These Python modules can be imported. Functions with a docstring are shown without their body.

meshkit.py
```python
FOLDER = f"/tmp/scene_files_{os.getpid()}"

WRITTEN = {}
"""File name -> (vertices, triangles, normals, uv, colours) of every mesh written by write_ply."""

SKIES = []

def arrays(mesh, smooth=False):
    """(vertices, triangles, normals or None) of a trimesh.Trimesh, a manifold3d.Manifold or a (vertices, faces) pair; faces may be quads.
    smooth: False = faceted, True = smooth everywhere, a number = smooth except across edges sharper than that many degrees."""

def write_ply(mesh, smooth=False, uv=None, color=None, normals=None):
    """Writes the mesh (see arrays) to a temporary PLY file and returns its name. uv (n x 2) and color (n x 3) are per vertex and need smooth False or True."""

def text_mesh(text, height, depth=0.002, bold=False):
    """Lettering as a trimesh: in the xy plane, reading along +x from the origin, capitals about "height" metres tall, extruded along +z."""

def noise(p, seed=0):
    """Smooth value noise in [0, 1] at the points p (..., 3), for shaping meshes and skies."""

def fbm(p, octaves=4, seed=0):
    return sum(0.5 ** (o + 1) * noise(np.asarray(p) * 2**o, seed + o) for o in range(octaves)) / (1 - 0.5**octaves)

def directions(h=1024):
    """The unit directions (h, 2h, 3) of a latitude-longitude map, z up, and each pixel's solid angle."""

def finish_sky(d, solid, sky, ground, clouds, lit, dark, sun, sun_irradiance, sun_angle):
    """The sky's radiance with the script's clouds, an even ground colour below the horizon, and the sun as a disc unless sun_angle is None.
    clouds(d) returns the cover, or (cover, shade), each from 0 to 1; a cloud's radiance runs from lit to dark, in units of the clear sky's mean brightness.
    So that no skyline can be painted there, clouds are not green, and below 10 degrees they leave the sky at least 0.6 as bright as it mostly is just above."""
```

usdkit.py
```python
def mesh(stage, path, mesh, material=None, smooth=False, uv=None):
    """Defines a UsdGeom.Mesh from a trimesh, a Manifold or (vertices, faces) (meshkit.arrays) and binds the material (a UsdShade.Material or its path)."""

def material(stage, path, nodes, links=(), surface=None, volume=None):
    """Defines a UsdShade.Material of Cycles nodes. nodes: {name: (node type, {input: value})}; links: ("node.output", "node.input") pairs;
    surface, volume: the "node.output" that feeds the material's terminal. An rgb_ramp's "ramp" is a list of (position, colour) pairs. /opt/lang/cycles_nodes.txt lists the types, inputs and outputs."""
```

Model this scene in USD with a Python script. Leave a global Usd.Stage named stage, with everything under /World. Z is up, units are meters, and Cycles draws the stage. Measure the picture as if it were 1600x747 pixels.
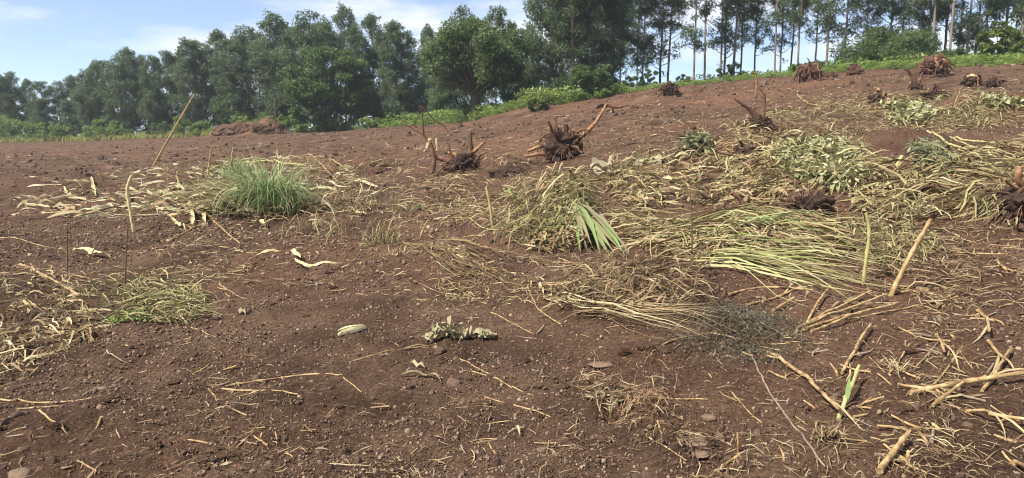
import math, random
import numpy as np, trimesh
from scipy.interpolate import PchipInterpolator
from scipy.sparse import coo_matrix
from scipy.sparse.csgraph import connected_components
import usdkit, meshkit
from pxr import Usd, UsdGeom, UsdLux, UsdShade, Gf, Sdf, Vt

stage = Usd.Stage.CreateInMemory()
UsdGeom.Xform.Define(stage, '/World')
UsdGeom.Scope.Define(stage, '/World/Looks')
RNG = np.random.default_rng(7)

# ------------------------------------------------------------------ camera, sky, sun, exposure
EYE, FOCAL, HORIZON = 1.65, 1142.0, 200.0          # eye height in metres; focal length and eye-level row in photo pixels
PITCH = math.atan((373.5 - HORIZON) / FOCAL)
EXPOSURE = 1.66
SUN_AZ, SUN_EL = math.radians(-122), math.radians(50)
cam = UsdGeom.Camera.Define(stage, '/World/camera')
cam.CreateHorizontalApertureAttr(36.0)
cam.CreateFocalLengthAttr(36.0 * FOCAL / 1600)
cam.CreateExposureAttr(EXPOSURE)
cam.CreateClippingRangeAttr(Gf.Vec2f(0.05, 20000))
cam.AddTranslateOp().Set(Gf.Vec3d(0, 0, EYE))
cam.AddRotateXOp().Set(90 - math.degrees(PITCH))

usdkit.material(stage, '/World/Looks/sky', {
    'sky': ('sky_texture', {'sky_type': 'single_scattering', 'sun_disc': False, 'sun_elevation': SUN_EL, 'sun_rotation': SUN_AZ,
                            'altitude': 1500.0, 'air_density': 0.75, 'aerosol_density': 0.4, 'ozone_density': 4.0}),
    'tc': ('texture_coordinate', {}),
    'map': ('mapping', {'scale': (2.4, 2.4, 9.0), 'location': (5.3, 3.7, 0.0)}),
    'n': ('noise_texture', {'scale': 1.5, 'detail': 7.0, 'roughness': 0.56, 'distortion': 0.25}),
    'cover': ('rgb_ramp', {'ramp': [(0.0, (0.10, 0.10, 0.10)), (0.43, (0.18, 0.18, 0.18)), (0.51, (0.48, 0.48, 0.48)), (0.57, (0.80, 0.80, 0.80)), (0.64, (0.92, 0.92, 0.92)), (1.0, (0.97, 0.97, 0.97))]}),
    'bw': ('rgb_to_bw', {}),
    'mix': ('mix_color', {'blend_type': 'mix', 'b': (6.0, 6.15, 6.5), 'use_clamp': False}),
    'bg': ('background_shader', {'strength': 0.058})},
    [('tc.generated', 'map.vector'), ('map.vector', 'n.vector'), ('n.fac', 'cover.fac'), ('cover.color', 'bw.color'), ('bw.val', 'mix.fac'),
     ('sky.color', 'mix.a'), ('mix.result', 'bg.color')], surface='bg.background')
dome = UsdLux.DomeLight.Define(stage, '/World/sky')
UsdShade.MaterialBindingAPI.Apply(dome.GetPrim()).Bind(UsdShade.Material.Get(stage, '/World/Looks/sky'))
sun = UsdLux.DistantLight.Define(stage, '/World/sun')
sun.CreateIntensityAttr(0.8); sun.CreateAngleAttr(3.0); sun.CreateNormalizeAttr(True); sun.CreateColorAttr(Gf.Vec3f(1.0, 0.93, 0.82))
sun.AddRotateZOp().Set(-math.degrees(SUN_AZ)); sun.AddRotateXOp().Set(-(90 - math.degrees(SUN_EL)))

# ------------------------------------------------------------------ writing prims
USED = {}
BY_PIECE = set()
def numbered(path):
    n = USED.get(path, 0); USED[path] = n + 1
    return path if n == 0 else '%s_%03d' % (path, n)

def tag(prim, label=None, category=None, group=None, kind=None):
    prim = prim.GetPrim() if hasattr(prim, 'GetPrim') else prim
    for k, v in (('label', label), ('category', category), ('group', group), ('kind', kind)):
        if v: prim.SetCustomDataByKey(k, v)
    return prim

def obj(name, mesh, mat, parent='/World', smooth=False):
    parent = parent if isinstance(parent, str) else str(parent.GetPath())
    m = usdkit.mesh(stage, numbered(parent + '/' + name), mesh, '/World/Looks/' + mat, smooth=smooth)
    if mat in BY_PIECE:                                  # every loose blade, straw or leaf of the mesh gets a tone of its own
        f, n = np.asarray(mesh[1]), len(mesh[0])
        _, comp = connected_components(coo_matrix((np.ones(2 * len(f)), (np.r_[f[:, 0], f[:, 1]], np.r_[f[:, 1], f[:, 2]])), (n, n)), False)
        tone = np.random.default_rng(n).random(comp.max() + 1)[comp]
        UsdGeom.PrimvarsAPI(m).CreatePrimvar('tone', Sdf.ValueTypeNames.FloatArray, 'vertex').Set(Vt.FloatArray.FromNumpy(tone.astype(np.float32)))
    return m.GetPrim()

def thing(name, label, category, loc=(0, 0, 0), rotz=0.0, scale=None, group=None):
    x = UsdGeom.Xform.Define(stage, numbered('/World/' + name))
    x.AddTranslateOp().Set(Gf.Vec3d(*map(float, loc)))
    if rotz: x.AddRotateZOp().Set(float(math.degrees(rotz)))
    if scale is not None: x.AddScaleOp().Set(Gf.Vec3f(*map(float, scale)))
    return tag(x, label, category, group)

def copy_of(source, name, label, category, loc, rotz, scale, group):
    p = thing(name, label, category, loc, rotz, scale, group)
    p.GetReferences().AddInternalReference(source); p.SetInstanceable(True)
    return p

def join(parts):
    vs, fs, n = [], [], 0
    for v, f in parts:
        vs.append(v); fs.append(np.asarray(f) + n); n += len(v)
    return np.vstack(vs), np.vstack(fs)

def shift(mesh, loc):
    return np.asarray(mesh[0]) - np.asarray(loc), mesh[1]

# ------------------------------------------------------------------ terrain
CP, SP = math.cos(PITCH), math.sin(PITCH)
def ray(px, py):
    u, v = np.broadcast_arrays((np.asarray(px, float) - 800) / FOCAL, (373.5 - np.asarray(py, float)) / FOCAL)
    return np.stack([u, CP + v * SP, -SP + v * CP], -1)
def project(p):
    p = np.asarray(p, float); d = p - [0, 0, EYE]
    f = d[..., 1] * CP - d[..., 2] * SP; up = d[..., 1] * SP + d[..., 2] * CP
    return 800 + FOCAL * d[..., 0] / f, 373.5 - FOCAL * up / f

# where the cleared field ends, as seen from the road: column, row, metres away
EDGE = np.array([(-150, 224, 118), (0, 223, 112), (100, 221, 105), (200, 218, 98), (300, 214, 91), (400, 209, 85), (500, 206, 79), (600, 200, 71),
                 (700, 193, 61), (760, 188, 56), (810, 181, 54), (850, 172, 53), (900, 162, 53), (950, 152, 54), (1000, 142, 55), (1100, 131, 57),
                 (1200, 122, 57), (1300, 113, 55), (1400, 108, 53), (1500, 104, 51), (1600, 102, 48), (1760, 101, 45)], float)
_d = ray(EDGE[:, 0], EDGE[:, 1]); _th = np.arctan2(_d[:, 0], _d[:, 1]); _m = _d[:, 2] / np.hypot(_d[:, 0], _d[:, 1])
_fD, _fZ = PchipInterpolator(_th, EDGE[:, 2]), PchipInterpolator(_th, EYE + EDGE[:, 2] * _m)
def g(r): return (r - 4 + np.sqrt((r - 4) ** 2 + 9)) / 2 - 0.5
def edge(th):
    t = np.clip(th, _th[0], _th[-1]); w = np.clip((np.abs(th) - 1.0) / 1.1, 0, 1); w = w * w * (3 - 2 * w)
    return _fD(t) * (1 - w) + 100 * w, _fZ(t) * (1 - w)
def slope_z(r, D, Z):
    t = np.clip(r - D, 0, 800)
    return Z * g(np.minimum(r, D)) / g(D) - 0.06 * (np.sqrt(t * t + 64) - 8)
MOUNDS = []
def mound_z(x, y):
    z = 0.0
    for cx, cy, sx, sy, h in MOUNDS:
        z = z + h * np.exp(-((x - cx) / sx) ** 2 - ((y - cy) / sy) ** 2)
    return z
def smooth_ground(x, y):
    r, th = np.hypot(x, y), np.arctan2(x, y)
    return slope_z(r, *edge(th)) + mound_z(x, y)
def ground(x, y, fine=False):
    x, y = np.asarray(x, float), np.asarray(y, float); r = np.hypot(x, y)
    p = np.stack([x, y, np.zeros_like(x)], -1)
    near = np.clip(40 / np.maximum(r, 40), 0, 1)
    z = smooth_ground(x, y) + (0.20 * (meshkit.fbm(p / 4.2, 3, 3) - 0.5) + 0.12 * (meshkit.fbm(p / 0.95, 3, 11) - 0.5)) * np.clip(r / 5, 0.4, 1.2) * near
    z = z + 0.06 * (meshkit.fbm(p / 0.24, 2, 23) - 0.5) * near + 0.16 * (meshkit.fbm(p / 0.6, 2, 29) - 0.5) * np.clip((r - 9) / 14, 0, 1) * np.clip(70 / np.maximum(r, 70), 0, 1) ** 4
    q = np.stack([(x * 0.80 - y * 0.60) / 0.11, (x * 0.60 + y * 0.80) / 1.3, 0 * x], -1)            # drag marks left by the blade
    z = z + 0.055 * (meshkit.fbm(q, 2, 43) - 0.5) * np.clip(meshkit.noise(p / 1.7, 47) * 2.4 - 0.7, 0, 1) * np.clip(25 / np.maximum(r, 25), 0, 1)
    if fine:
        a = meshkit.noise(p / 0.075, 31); b = meshkit.noise(p / 0.034, 37)
        z = z + (0.03 * (a - 0.5) * np.clip(meshkit.noise(p / 0.6, 41) * 2 - 0.4, 0.15, 1.2) + 0.011 * (b - 0.5)) * np.clip(20 / np.maximum(r, 20), 0, 1)
    return z
def hit(px, py):
    """The point of the ground seen at a photo pixel."""
    d = ray(px, py); h = np.hypot(d[..., 0], d[..., 1]); m = d[..., 2] / h; th = np.arctan2(d[..., 0], d[..., 1]); D, Z = edge(th)
    lo, hi = np.full(np.shape(m), 1.0), D * 1.0
    for _ in range(26):
        mid = (lo + hi) / 2
        over = EYE + m * mid > slope_z(mid, D, Z) + mound_z(mid * np.sin(th), mid * np.cos(th))
        lo, hi = np.where(over, mid, lo), np.where(over, hi, mid)
    x, y = lo * np.sin(th), lo * np.cos(th)
    return np.stack([x, y, ground(x, y)], -1)
def at_depth(px, py, Y):
    d = ray(px, py)
    return np.array([0, 0, EYE]) + d * (Y / d[..., 1])[..., None]

for px, py, wpx, deep, h in [  # soil heaped up or thrown aside by the digging: column, row, half width in pixels, half depth in metres, height
        (385, 207, 34, 2.0, 1.3), (420, 206, 20, 2.0, 1.5), (795, 268, 26, 0.5, 0.28), (590, 262, 22, 0.6, 0.25), (1408, 238, 55, 0.9, 0.38),
        (1490, 185, 30, 0.8, 0.4), (1570, 178, 40, 0.9, 0.55), (1395, 170, 22, 0.7, 0.35), (820, 172, 60, 2.5, 0.5), (1040, 150, 60, 2.0, 0.5),
        (870, 340, 75, 0.9, 0.30), (1270, 262, 75, 1.6, 0.30), (430, 305, 110, 1.2, 0.22), (1180, 385, 130, 0.8, 0.22), (1430, 285, 110, 1.0, 0.28),
        (1000, 455, 150, 0.5, 0.18), (1130, 512, 60, 0.35, 0.12), (1090, 250, 60, 1.0, 0.28), (620, 262, 40, 0.7, 0.2), (350, 545, 120, 0.3, 0.05),
        (960, 640, 30, 0.16, -0.10), (1000, 548, 80, 0.18, 0.07), (340, 712, 30, 0.12, 0.05), (1570, 345, 40, 0.7, 0.25), (1180, 205, 30, 0.7, 0.25)]:
    c = hit(np.array([px], float), np.array([py], float))[0]
    MOUNDS.append((c[0], c[1], wpx / FOCAL * math.hypot(c[0], c[1]) * 1.1, deep, h))

# ------------------------------------------------------------------ materials
def look(name, stops, by='island', rough=0.8, noise=0.0, nscale=3.0, ndark=(0.5, 0.5, 0.5), translucent=0.0, bump=0.0, bscale=30.0, stretch=(1, 1, 1), spec=0.25):
    nodes = {'geo': ('geometry', {}), 'ramp': ('rgb_ramp', {'ramp': stops}), 'p': ('principled_bsdf', {'roughness': rough, 'specular_ior_level': spec})}
    links, color = [], 'ramp.color'
    if by == 'island':
        BY_PIECE.add(name); nodes['tone'] = ('attribute', {'attribute': 'tone'}); links.append(('tone.fac', 'ramp.fac'))
    elif by == 'object': nodes['info'] = ('object_info', {}); links.append(('info.random', 'ramp.fac'))
    else:
        nodes['bm'] = ('mapping', {'scale': stretch}); nodes['bn'] = ('noise_texture', {'scale': by, 'detail': 5.0, 'roughness': 0.62})
        nodes['tco'] = ('texture_coordinate', {})
        links += [('tco.object', 'bm.vector'), ('bm.vector', 'bn.vector'), ('bn.fac', 'ramp.fac')]
    if noise:
        nodes['nn'] = ('noise_texture', {'scale': nscale, 'detail': 4.0, 'roughness': 0.6})
        nodes['nr'] = ('rgb_ramp', {'ramp': [(0.32, ndark), (0.66, (1, 1, 1))]})
        nodes['nm'] = ('mix_color', {'blend_type': 'multiply', 'fac': noise})
        links += [('geo.position', 'nn.vector'), ('nn.fac', 'nr.fac'), (color, 'nm.a'), ('nr.color', 'nm.b')]; color = 'nm.result'
    links.append((color, 'p.base_color'))
    if bump:
        nodes['un'] = ('noise_texture', {'scale': bscale, 'detail': 5.0, 'roughness': 0.65}); nodes['u'] = ('bump', {'strength': 0.8, 'distance': bump})
        links += [('geo.position', 'un.vector'), ('un.fac', 'u.height'), ('u.normal', 'p.normal')]
    out = 'p.BSDF'
    if translucent:
        nodes['t'] = ('translucent_bsdf', {}); nodes['mx'] = ('mix_closure', {'fac': translucent})
        links += [(color, 't.color'), ('p.BSDF', 'mx.closure1'), ('t.BSDF', 'mx.closure2')]; out = 'mx.closure'
    usdkit.material(stage, '/World/Looks/' + name, nodes, links, surface=out)

# soil: crumbly brown, redder subsoil where it was turned up, weeds and roots beyond the cleared field
usdkit.material(stage, '/World/Looks/soil', {
    'geo': ('geometry', {}), 'red': ('attribute', {'attribute': 'red_soil'}), 'grn': ('attribute', {'attribute': 'green_cover'}),
    'n1': ('noise_texture', {'scale': 1.1, 'detail': 6.0, 'roughness': 0.62}), 'n2': ('noise_texture', {'scale': 42.0, 'detail': 6.0, 'roughness': 0.75}),
    'n3': ('voronoi_texture', {'scale': 46.0, 'randomness': 1.0}), 'n4': ('noise_texture', {'scale': 9.0, 'detail': 4.0}), 'n5': ('noise_texture', {'scale': 0.42, 'detail': 5.0, 'roughness': 0.6}), 'r5': ('rgb_ramp', {'ramp': [(0.36, (0.80, 0.78, 0.77)), (0.55, (1.0, 1.0, 1.0)), (0.7, (1.14, 1.1, 1.06))]}), 'm5': ('mix_color', {'blend_type': 'multiply', 'fac': 1.0, 'use_clamp': False}),
    'r1': ('rgb_ramp', {'ramp': [(0.33, (0.050, 0.029, 0.018)), (0.5, (0.093, 0.055, 0.0345)), (0.68, (0.138, 0.087, 0.056))]}),
    'r2': ('rgb_ramp', {'ramp': [(0.34, (0.42, 0.40, 0.39)), (0.5, (0.92, 0.92, 0.92)), (0.66, (1.75, 1.72, 1.68))]}),
    'm1': ('mix_color', {'blend_type': 'multiply', 'fac': 1.0, 'use_clamp': False}),
    'm2': ('mix_color', {'b': (0.135, 0.070, 0.043)}), 'm3': ('mix_color', {'b': (0.075, 0.105, 0.030)}),
    'speck': ('rgb_ramp', {'ramp': [(0.0, (1, 1, 1)), (0.10, (0.7, 0.7, 0.7)), (0.17, (0, 0, 0)), (1, (0, 0, 0))]}), 'sb': ('rgb_to_bw', {}),
    'sk': ('math', {'math_type': 'multiply', 'value2': 0.32}), 'm4': ('mix_color', {'b': (0.25, 0.165, 0.105)}),
    'h': ('math', {'math_type': 'add'}), 'b': ('bump', {'strength': 1.0, 'distance': 0.032}),
    'p': ('principled_bsdf', {'roughness': 0.95, 'specular_ior_level': 0.15})},
    [('geo.position', k + '.vector') for k in ('n1', 'n2', 'n3', 'n4', 'n5')] +
    [('n1.fac', 'r1.fac'), ('n2.fac', 'r2.fac'), ('r1.color', 'm2.a'), ('red.fac', 'm2.fac'), ('m2.result', 'm5.a'), ('n5.fac', 'r5.fac'), ('r5.color', 'm5.b'), ('m5.result', 'm1.a'), ('r2.color', 'm1.b'), ('m1.result', 'm4.a'),
     ('n3.distance', 'speck.fac'), ('speck.color', 'sb.color'), ('sb.val', 'sk.value1'), ('sk.value', 'm4.fac'), ('m4.result', 'm3.a'), ('grn.fac', 'm3.fac'),
     ('m3.result', 'p.base_color'), ('n2.fac', 'h.value1'), ('n4.fac', 'h.value2'), ('h.value', 'b.height'), ('b.normal', 'p.normal')], surface='p.BSDF')
look('clod', [(0, (0.058, 0.036, 0.025)), (0.4, (0.090, 0.058, 0.042)), (0.65, (0.15, 0.103, 0.072)), (0.88, (0.22, 0.15, 0.10)), (1, (0.33, 0.25, 0.165))], by='object', rough=0.95, bump=0.01, bscale=60)
look('far_clod', [(0, (0.050, 0.031, 0.022)), (0.6, (0.085, 0.054, 0.039)), (0.93, (0.13, 0.085, 0.06)), (1, (0.24, 0.18, 0.12))], by='object', rough=0.95, bump=0.02, bscale=30)
look('turned_soil', [(0.3, (0.060, 0.030, 0.021)), (0.7, (0.115, 0.062, 0.044))], by=7.0, rough=0.95, bump=0.03, bscale=30)
look('stone', [(0.3, (0.095, 0.062, 0.040)), (0.7, (0.19, 0.13, 0.085))], by=9.0, rough=0.85, bump=0.01, bscale=40)
STRAW = [(0, (0.07, 0.042, 0.024)), (0.3, (0.17, 0.115, 0.06)), (0.58, (0.30, 0.22, 0.115)), (0.82, (0.42, 0.34, 0.19)), (0.95, (0.54, 0.47, 0.30)), (1, (0.33, 0.33, 0.15))]
look('dry_straw', STRAW, rough=0.7, noise=0.5, nscale=8, ndark=(0.6, 0.52, 0.42), translucent=0.15)
look('dull_straw', [(0, (0.075, 0.046, 0.028)), (0.45, (0.16, 0.105, 0.06)), (0.8, (0.29, 0.21, 0.12)), (1, (0.42, 0.34, 0.21))], rough=0.8, noise=0.5, nscale=6, ndark=(0.55, 0.48, 0.4), translucent=0.1)
look('pale_husk', [(0, (0.16, 0.11, 0.06)), (0.2, (0.34, 0.26, 0.14)), (0.5, (0.50, 0.42, 0.25)), (0.85, (0.55, 0.48, 0.31)), (1, (0.36, 0.37, 0.19))], rough=0.65, translucent=0.15)
look('olive_straw', [(0, (0.07, 0.052, 0.026)), (0.35, (0.16, 0.13, 0.06)), (0.65, (0.29, 0.25, 0.12)), (0.88, (0.39, 0.35, 0.18)), (0.95, (0.25, 0.27, 0.10)), (1, (0.17, 0.24, 0.07))], rough=0.7, noise=0.4, nscale=7, ndark=(0.6, 0.55, 0.42), translucent=0.15)
look('reed_blade', [(0, (0.12, 0.13, 0.05)), (0.3, (0.28, 0.27, 0.115)), (0.6, (0.44, 0.39, 0.21)), (0.85, (0.42, 0.40, 0.19)), (1, (0.19, 0.29, 0.07))], rough=0.55, noise=0.3, nscale=9, ndark=(0.7, 0.65, 0.5), translucent=0.2)
look('wilted_leaf', [(0, (0.13, 0.135, 0.06)), (0.35, (0.25, 0.25, 0.12)), (0.75, (0.40, 0.37, 0.21)), (0.9, (0.48, 0.44, 0.28)), (1, (0.20, 0.27, 0.07))], rough=0.6, noise=0.35, nscale=5, ndark=(0.6, 0.6, 0.45), translucent=0.2)
look('grey_husk', [(0, (0.18, 0.15, 0.09)), (0.5, (0.28, 0.24, 0.15)), (1, (0.38, 0.33, 0.215))], rough=0.7, noise=0.4, nscale=14, ndark=(0.6, 0.56, 0.45), translucent=0.15)
look('cob_husk', [(0.3, (0.42, 0.34, 0.16)), (0.5, (0.58, 0.50, 0.28)), (0.7, (0.68, 0.61, 0.38))], by=40.0, rough=0.6, bump=0.003, bscale=90, stretch=(1, 1, 1))
look('dead_leaf', [(0, (0.075, 0.062, 0.036)), (0.5, (0.17, 0.145, 0.085)), (0.85, (0.30, 0.26, 0.155)), (1, (0.24, 0.25, 0.11))], rough=0.75, translucent=0.15)
look('husk', [(0.3, (0.24, 0.165, 0.08)), (0.45, (0.42, 0.32, 0.165)), (0.7, (0.58, 0.48, 0.28))], by=18.0, rough=0.6, bump=0.004, bscale=60, stretch=(1, 1, 0.3))
look('dry_stalk', [(0.3, (0.10, 0.055, 0.026)), (0.44, (0.26, 0.17, 0.08)), (0.57, (0.41, 0.295, 0.145)), (0.7, (0.55, 0.43, 0.24))], noise=0.55, nscale=22, ndark=(0.55, 0.47, 0.4), by=16.0, rough=0.6, bump=0.004, bscale=70)
look('green_stalk', [(0.25, (0.22, 0.20, 0.07)), (0.5, (0.34, 0.31, 0.125)), (0.75, (0.48, 0.42, 0.22))], by=7.0, rough=0.55, bump=0.003, bscale=60)
look('grey_stalk', [(0.3, (0.13, 0.095, 0.07)), (0.7, (0.27, 0.21, 0.155))], by=14.0, rough=0.8, bump=0.004, bscale=60)
look('twig', [(0.3, (0.07, 0.042, 0.03)), (0.7, (0.15, 0.095, 0.062))], by=14.0, rough=0.85)
look('root_wood', [(0.28, (0.045, 0.025, 0.016)), (0.5, (0.115, 0.060, 0.035)), (0.74, (0.25, 0.145, 0.085))], by=13.0, rough=0.8, bump=0.012, bscale=28)
look('orange_root', [(0.28, (0.08, 0.040, 0.022)), (0.48, (0.21, 0.108, 0.054)), (0.72, (0.38, 0.235, 0.125))], by=12.0, rough=0.8, bump=0.01, bscale=28)
look('dark_root', [(0.3, (0.035, 0.020, 0.015)), (0.7, (0.11, 0.060, 0.038))], by=8.0, rough=0.9, bump=0.015, bscale=24)
look('cut_wood', [(0.3, (0.42, 0.28, 0.14)), (0.7, (0.58, 0.43, 0.25))], by=10.0, rough=0.7)
look('root_soil', [(0.3, (0.020, 0.013, 0.010)), (0.7, (0.065, 0.038, 0.028))], by=6.0, rough=0.95, bump=0.03, bscale=20)
look('root_hair', [(0, (0.05, 0.028, 0.018)), (0.6, (0.16, 0.085, 0.05)), (1, (0.28, 0.17, 0.1))], rough=0.85)
look('green_grass', [(0, (0.12, 0.19, 0.075)), (0.35, (0.19, 0.275, 0.105)), (0.62, (0.28, 0.35, 0.155)), (0.8, (0.36, 0.37, 0.19)), (1, (0.48, 0.43, 0.24))], rough=0.5, translucent=0.3)
look('green_blade', [(0, (0.17, 0.25, 0.085)), (0.5, (0.25, 0.33, 0.13)), (1, (0.38, 0.40, 0.19))], rough=0.5, noise=0.3, nscale=12, ndark=(0.7, 0.75, 0.5), translucent=0.25)
look('grey_weed', [(0, (0.030, 0.030, 0.021)), (0.6, (0.075, 0.072, 0.050)), (1, (0.18, 0.155, 0.105))], rough=0.85, translucent=0.1)
look('dark_weed', [(0, (0.06, 0.062, 0.032)), (0.6, (0.14, 0.15, 0.075)), (1, (0.28, 0.26, 0.145))], rough=0.7, translucent=0.2)
look('bark', [(0.3, (0.11, 0.085, 0.065)), (0.7, (0.27, 0.225, 0.18))], by=2.2, rough=0.85, stretch=(1, 1, 0.35))
look('pale_bark', [(0.3, (0.27, 0.24, 0.18)), (0.7, (0.46, 0.42, 0.34))], by=2.2, rough=0.8, stretch=(1, 1, 0.35))
look('dark_bark', [(0.3, (0.045, 0.035, 0.028)), (0.7, (0.11, 0.085, 0.065))], by=3.0, rough=0.9, stretch=(1, 1, 0.35), bump=0.03, bscale=6)
DK = (0.62, 0.66, 0.62)
look('eucalyptus_leaf', [(0, (0.075, 0.112, 0.058)), (0.5, (0.118, 0.168, 0.082)), (0.85, (0.165, 0.222, 0.108)), (1, (0.23, 0.275, 0.15))], rough=0.5, noise=0.7, nscale=0.55, ndark=DK, translucent=0.5)
look('broad_leaf', [(0, (0.070, 0.115, 0.040)), (0.5, (0.118, 0.176, 0.064)), (0.85, (0.165, 0.228, 0.09)), (1, (0.24, 0.285, 0.13))], rough=0.45, noise=0.7, nscale=0.8, ndark=DK, translucent=0.5)
look('bushy_tree_leaf', [(0, (0.055, 0.105, 0.030)), (0.5, (0.095, 0.160, 0.045)), (0.85, (0.14, 0.21, 0.065)), (1, (0.21, 0.265, 0.10))], rough=0.45, noise=0.7, nscale=0.8, ndark=DK, translucent=0.4)
look('bush_leaf', [(0, (0.11, 0.185, 0.04)), (0.5, (0.18, 0.275, 0.06)), (0.85, (0.25, 0.34, 0.09)), (1, (0.34, 0.39, 0.13))], rough=0.5, noise=0.6, nscale=1.1, ndark=DK, translucent=0.3)
look('yellow_bush_leaf', [(0, (0.085, 0.13, 0.03)), (0.5, (0.14, 0.19, 0.045)), (1, (0.25, 0.28, 0.09))], rough=0.5, noise=0.6, nscale=1.1, ndark=DK, translucent=0.3)
look('weed_leaf', [(0, (0.13, 0.20, 0.045)), (0.5, (0.19, 0.275, 0.065)), (0.9, (0.26, 0.345, 0.095)), (1, (0.37, 0.38, 0.16))], by='object', rough=0.55, noise=0.4, nscale=0.4, ndark=(0.6, 0.65, 0.55), translucent=0.3)

# ------------------------------------------------------------------ shapes
def tube(path, radii, n=7, cap=True):
    path = np.asarray(path, float); k = len(path); radii = np.broadcast_to(np.asarray(radii, float), (k,))
    tan = np.gradient(path, axis=0); tan /= np.linalg.norm(tan, axis=1, keepdims=True) + 1e-12
    ref = np.array([0.31, 0.17, 0.93]) if abs(tan[:, 2]).mean() < 0.8 else np.array([0.9, 0.3, 0.1])
    a = np.cross(tan, ref); a /= np.linalg.norm(a, axis=1, keepdims=True); b = np.cross(tan, a)
    ph = np.arange(n) / n * 2 * np.pi
    v = (path[:, None] + radii[:, None, None] * (np.cos(ph)[None, :, None] * a[:, None] + np.sin(ph)[None, :, None] * b[:, None])).reshape(-1, 3)
    i, j = np.meshgrid(np.arange(k - 1), np.arange(n), indexing='ij'); i, j = i.ravel(), j.ravel(); j2 = (j + 1) % n
    q = np.stack([i * n + j, i * n + j2, (i + 1) * n + j2, (i + 1) * n + j], 1)
    f = np.vstack([q[:, [0, 2, 1]], q[:, [0, 3, 2]]])
    if cap:
        m = len(v)
        v = np.vstack([v, v[:n], v[(k - 1) * n:k * n], path[:1], path[-1:]])
        jj = np.arange(n); j2 = (jj + 1) % n
        f = np.vstack([f, np.stack([np.full(n, m + 2 * n), m + jj, m + j2], 1), np.stack([np.full(n, m + 2 * n + 1), m + n + j2, m + n + jj], 1)])
    return v, f

def resample(pts, step):
    pts = np.asarray(pts, float)
    if len(pts) > 2:                                     # round the corners a little
        s = np.r_[0, np.cumsum(np.linalg.norm(np.diff(pts, axis=0), axis=1))]
        n = max(4, int(s[-1] / step) + 1); t = np.linspace(0, s[-1], n)
        return PchipInterpolator(s, pts, axis=0)(t)
    n = max(3, int(np.linalg.norm(pts[1] - pts[0]) / step) + 1)
    return pts[0] + (pts[1] - pts[0]) * np.linspace(0, 1, n)[:, None]

def strip(path, side, width):
    """Ribbons: path (N,K,3), side (N,K,3) unit vectors, width (N,K)."""
    N, K, _ = path.shape
    v = np.stack([path - side * width[..., None] / 2, path + side * width[..., None] / 2], 2).reshape(-1, 3)
    base = (np.arange(N)[:, None] * K + np.arange(K - 1)[None, :]).reshape(-1) * 2
    f = np.vstack([np.stack([base, base + 1, base + 3], 1), np.stack([base, base + 3, base + 2], 1)])
    return v, f

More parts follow.
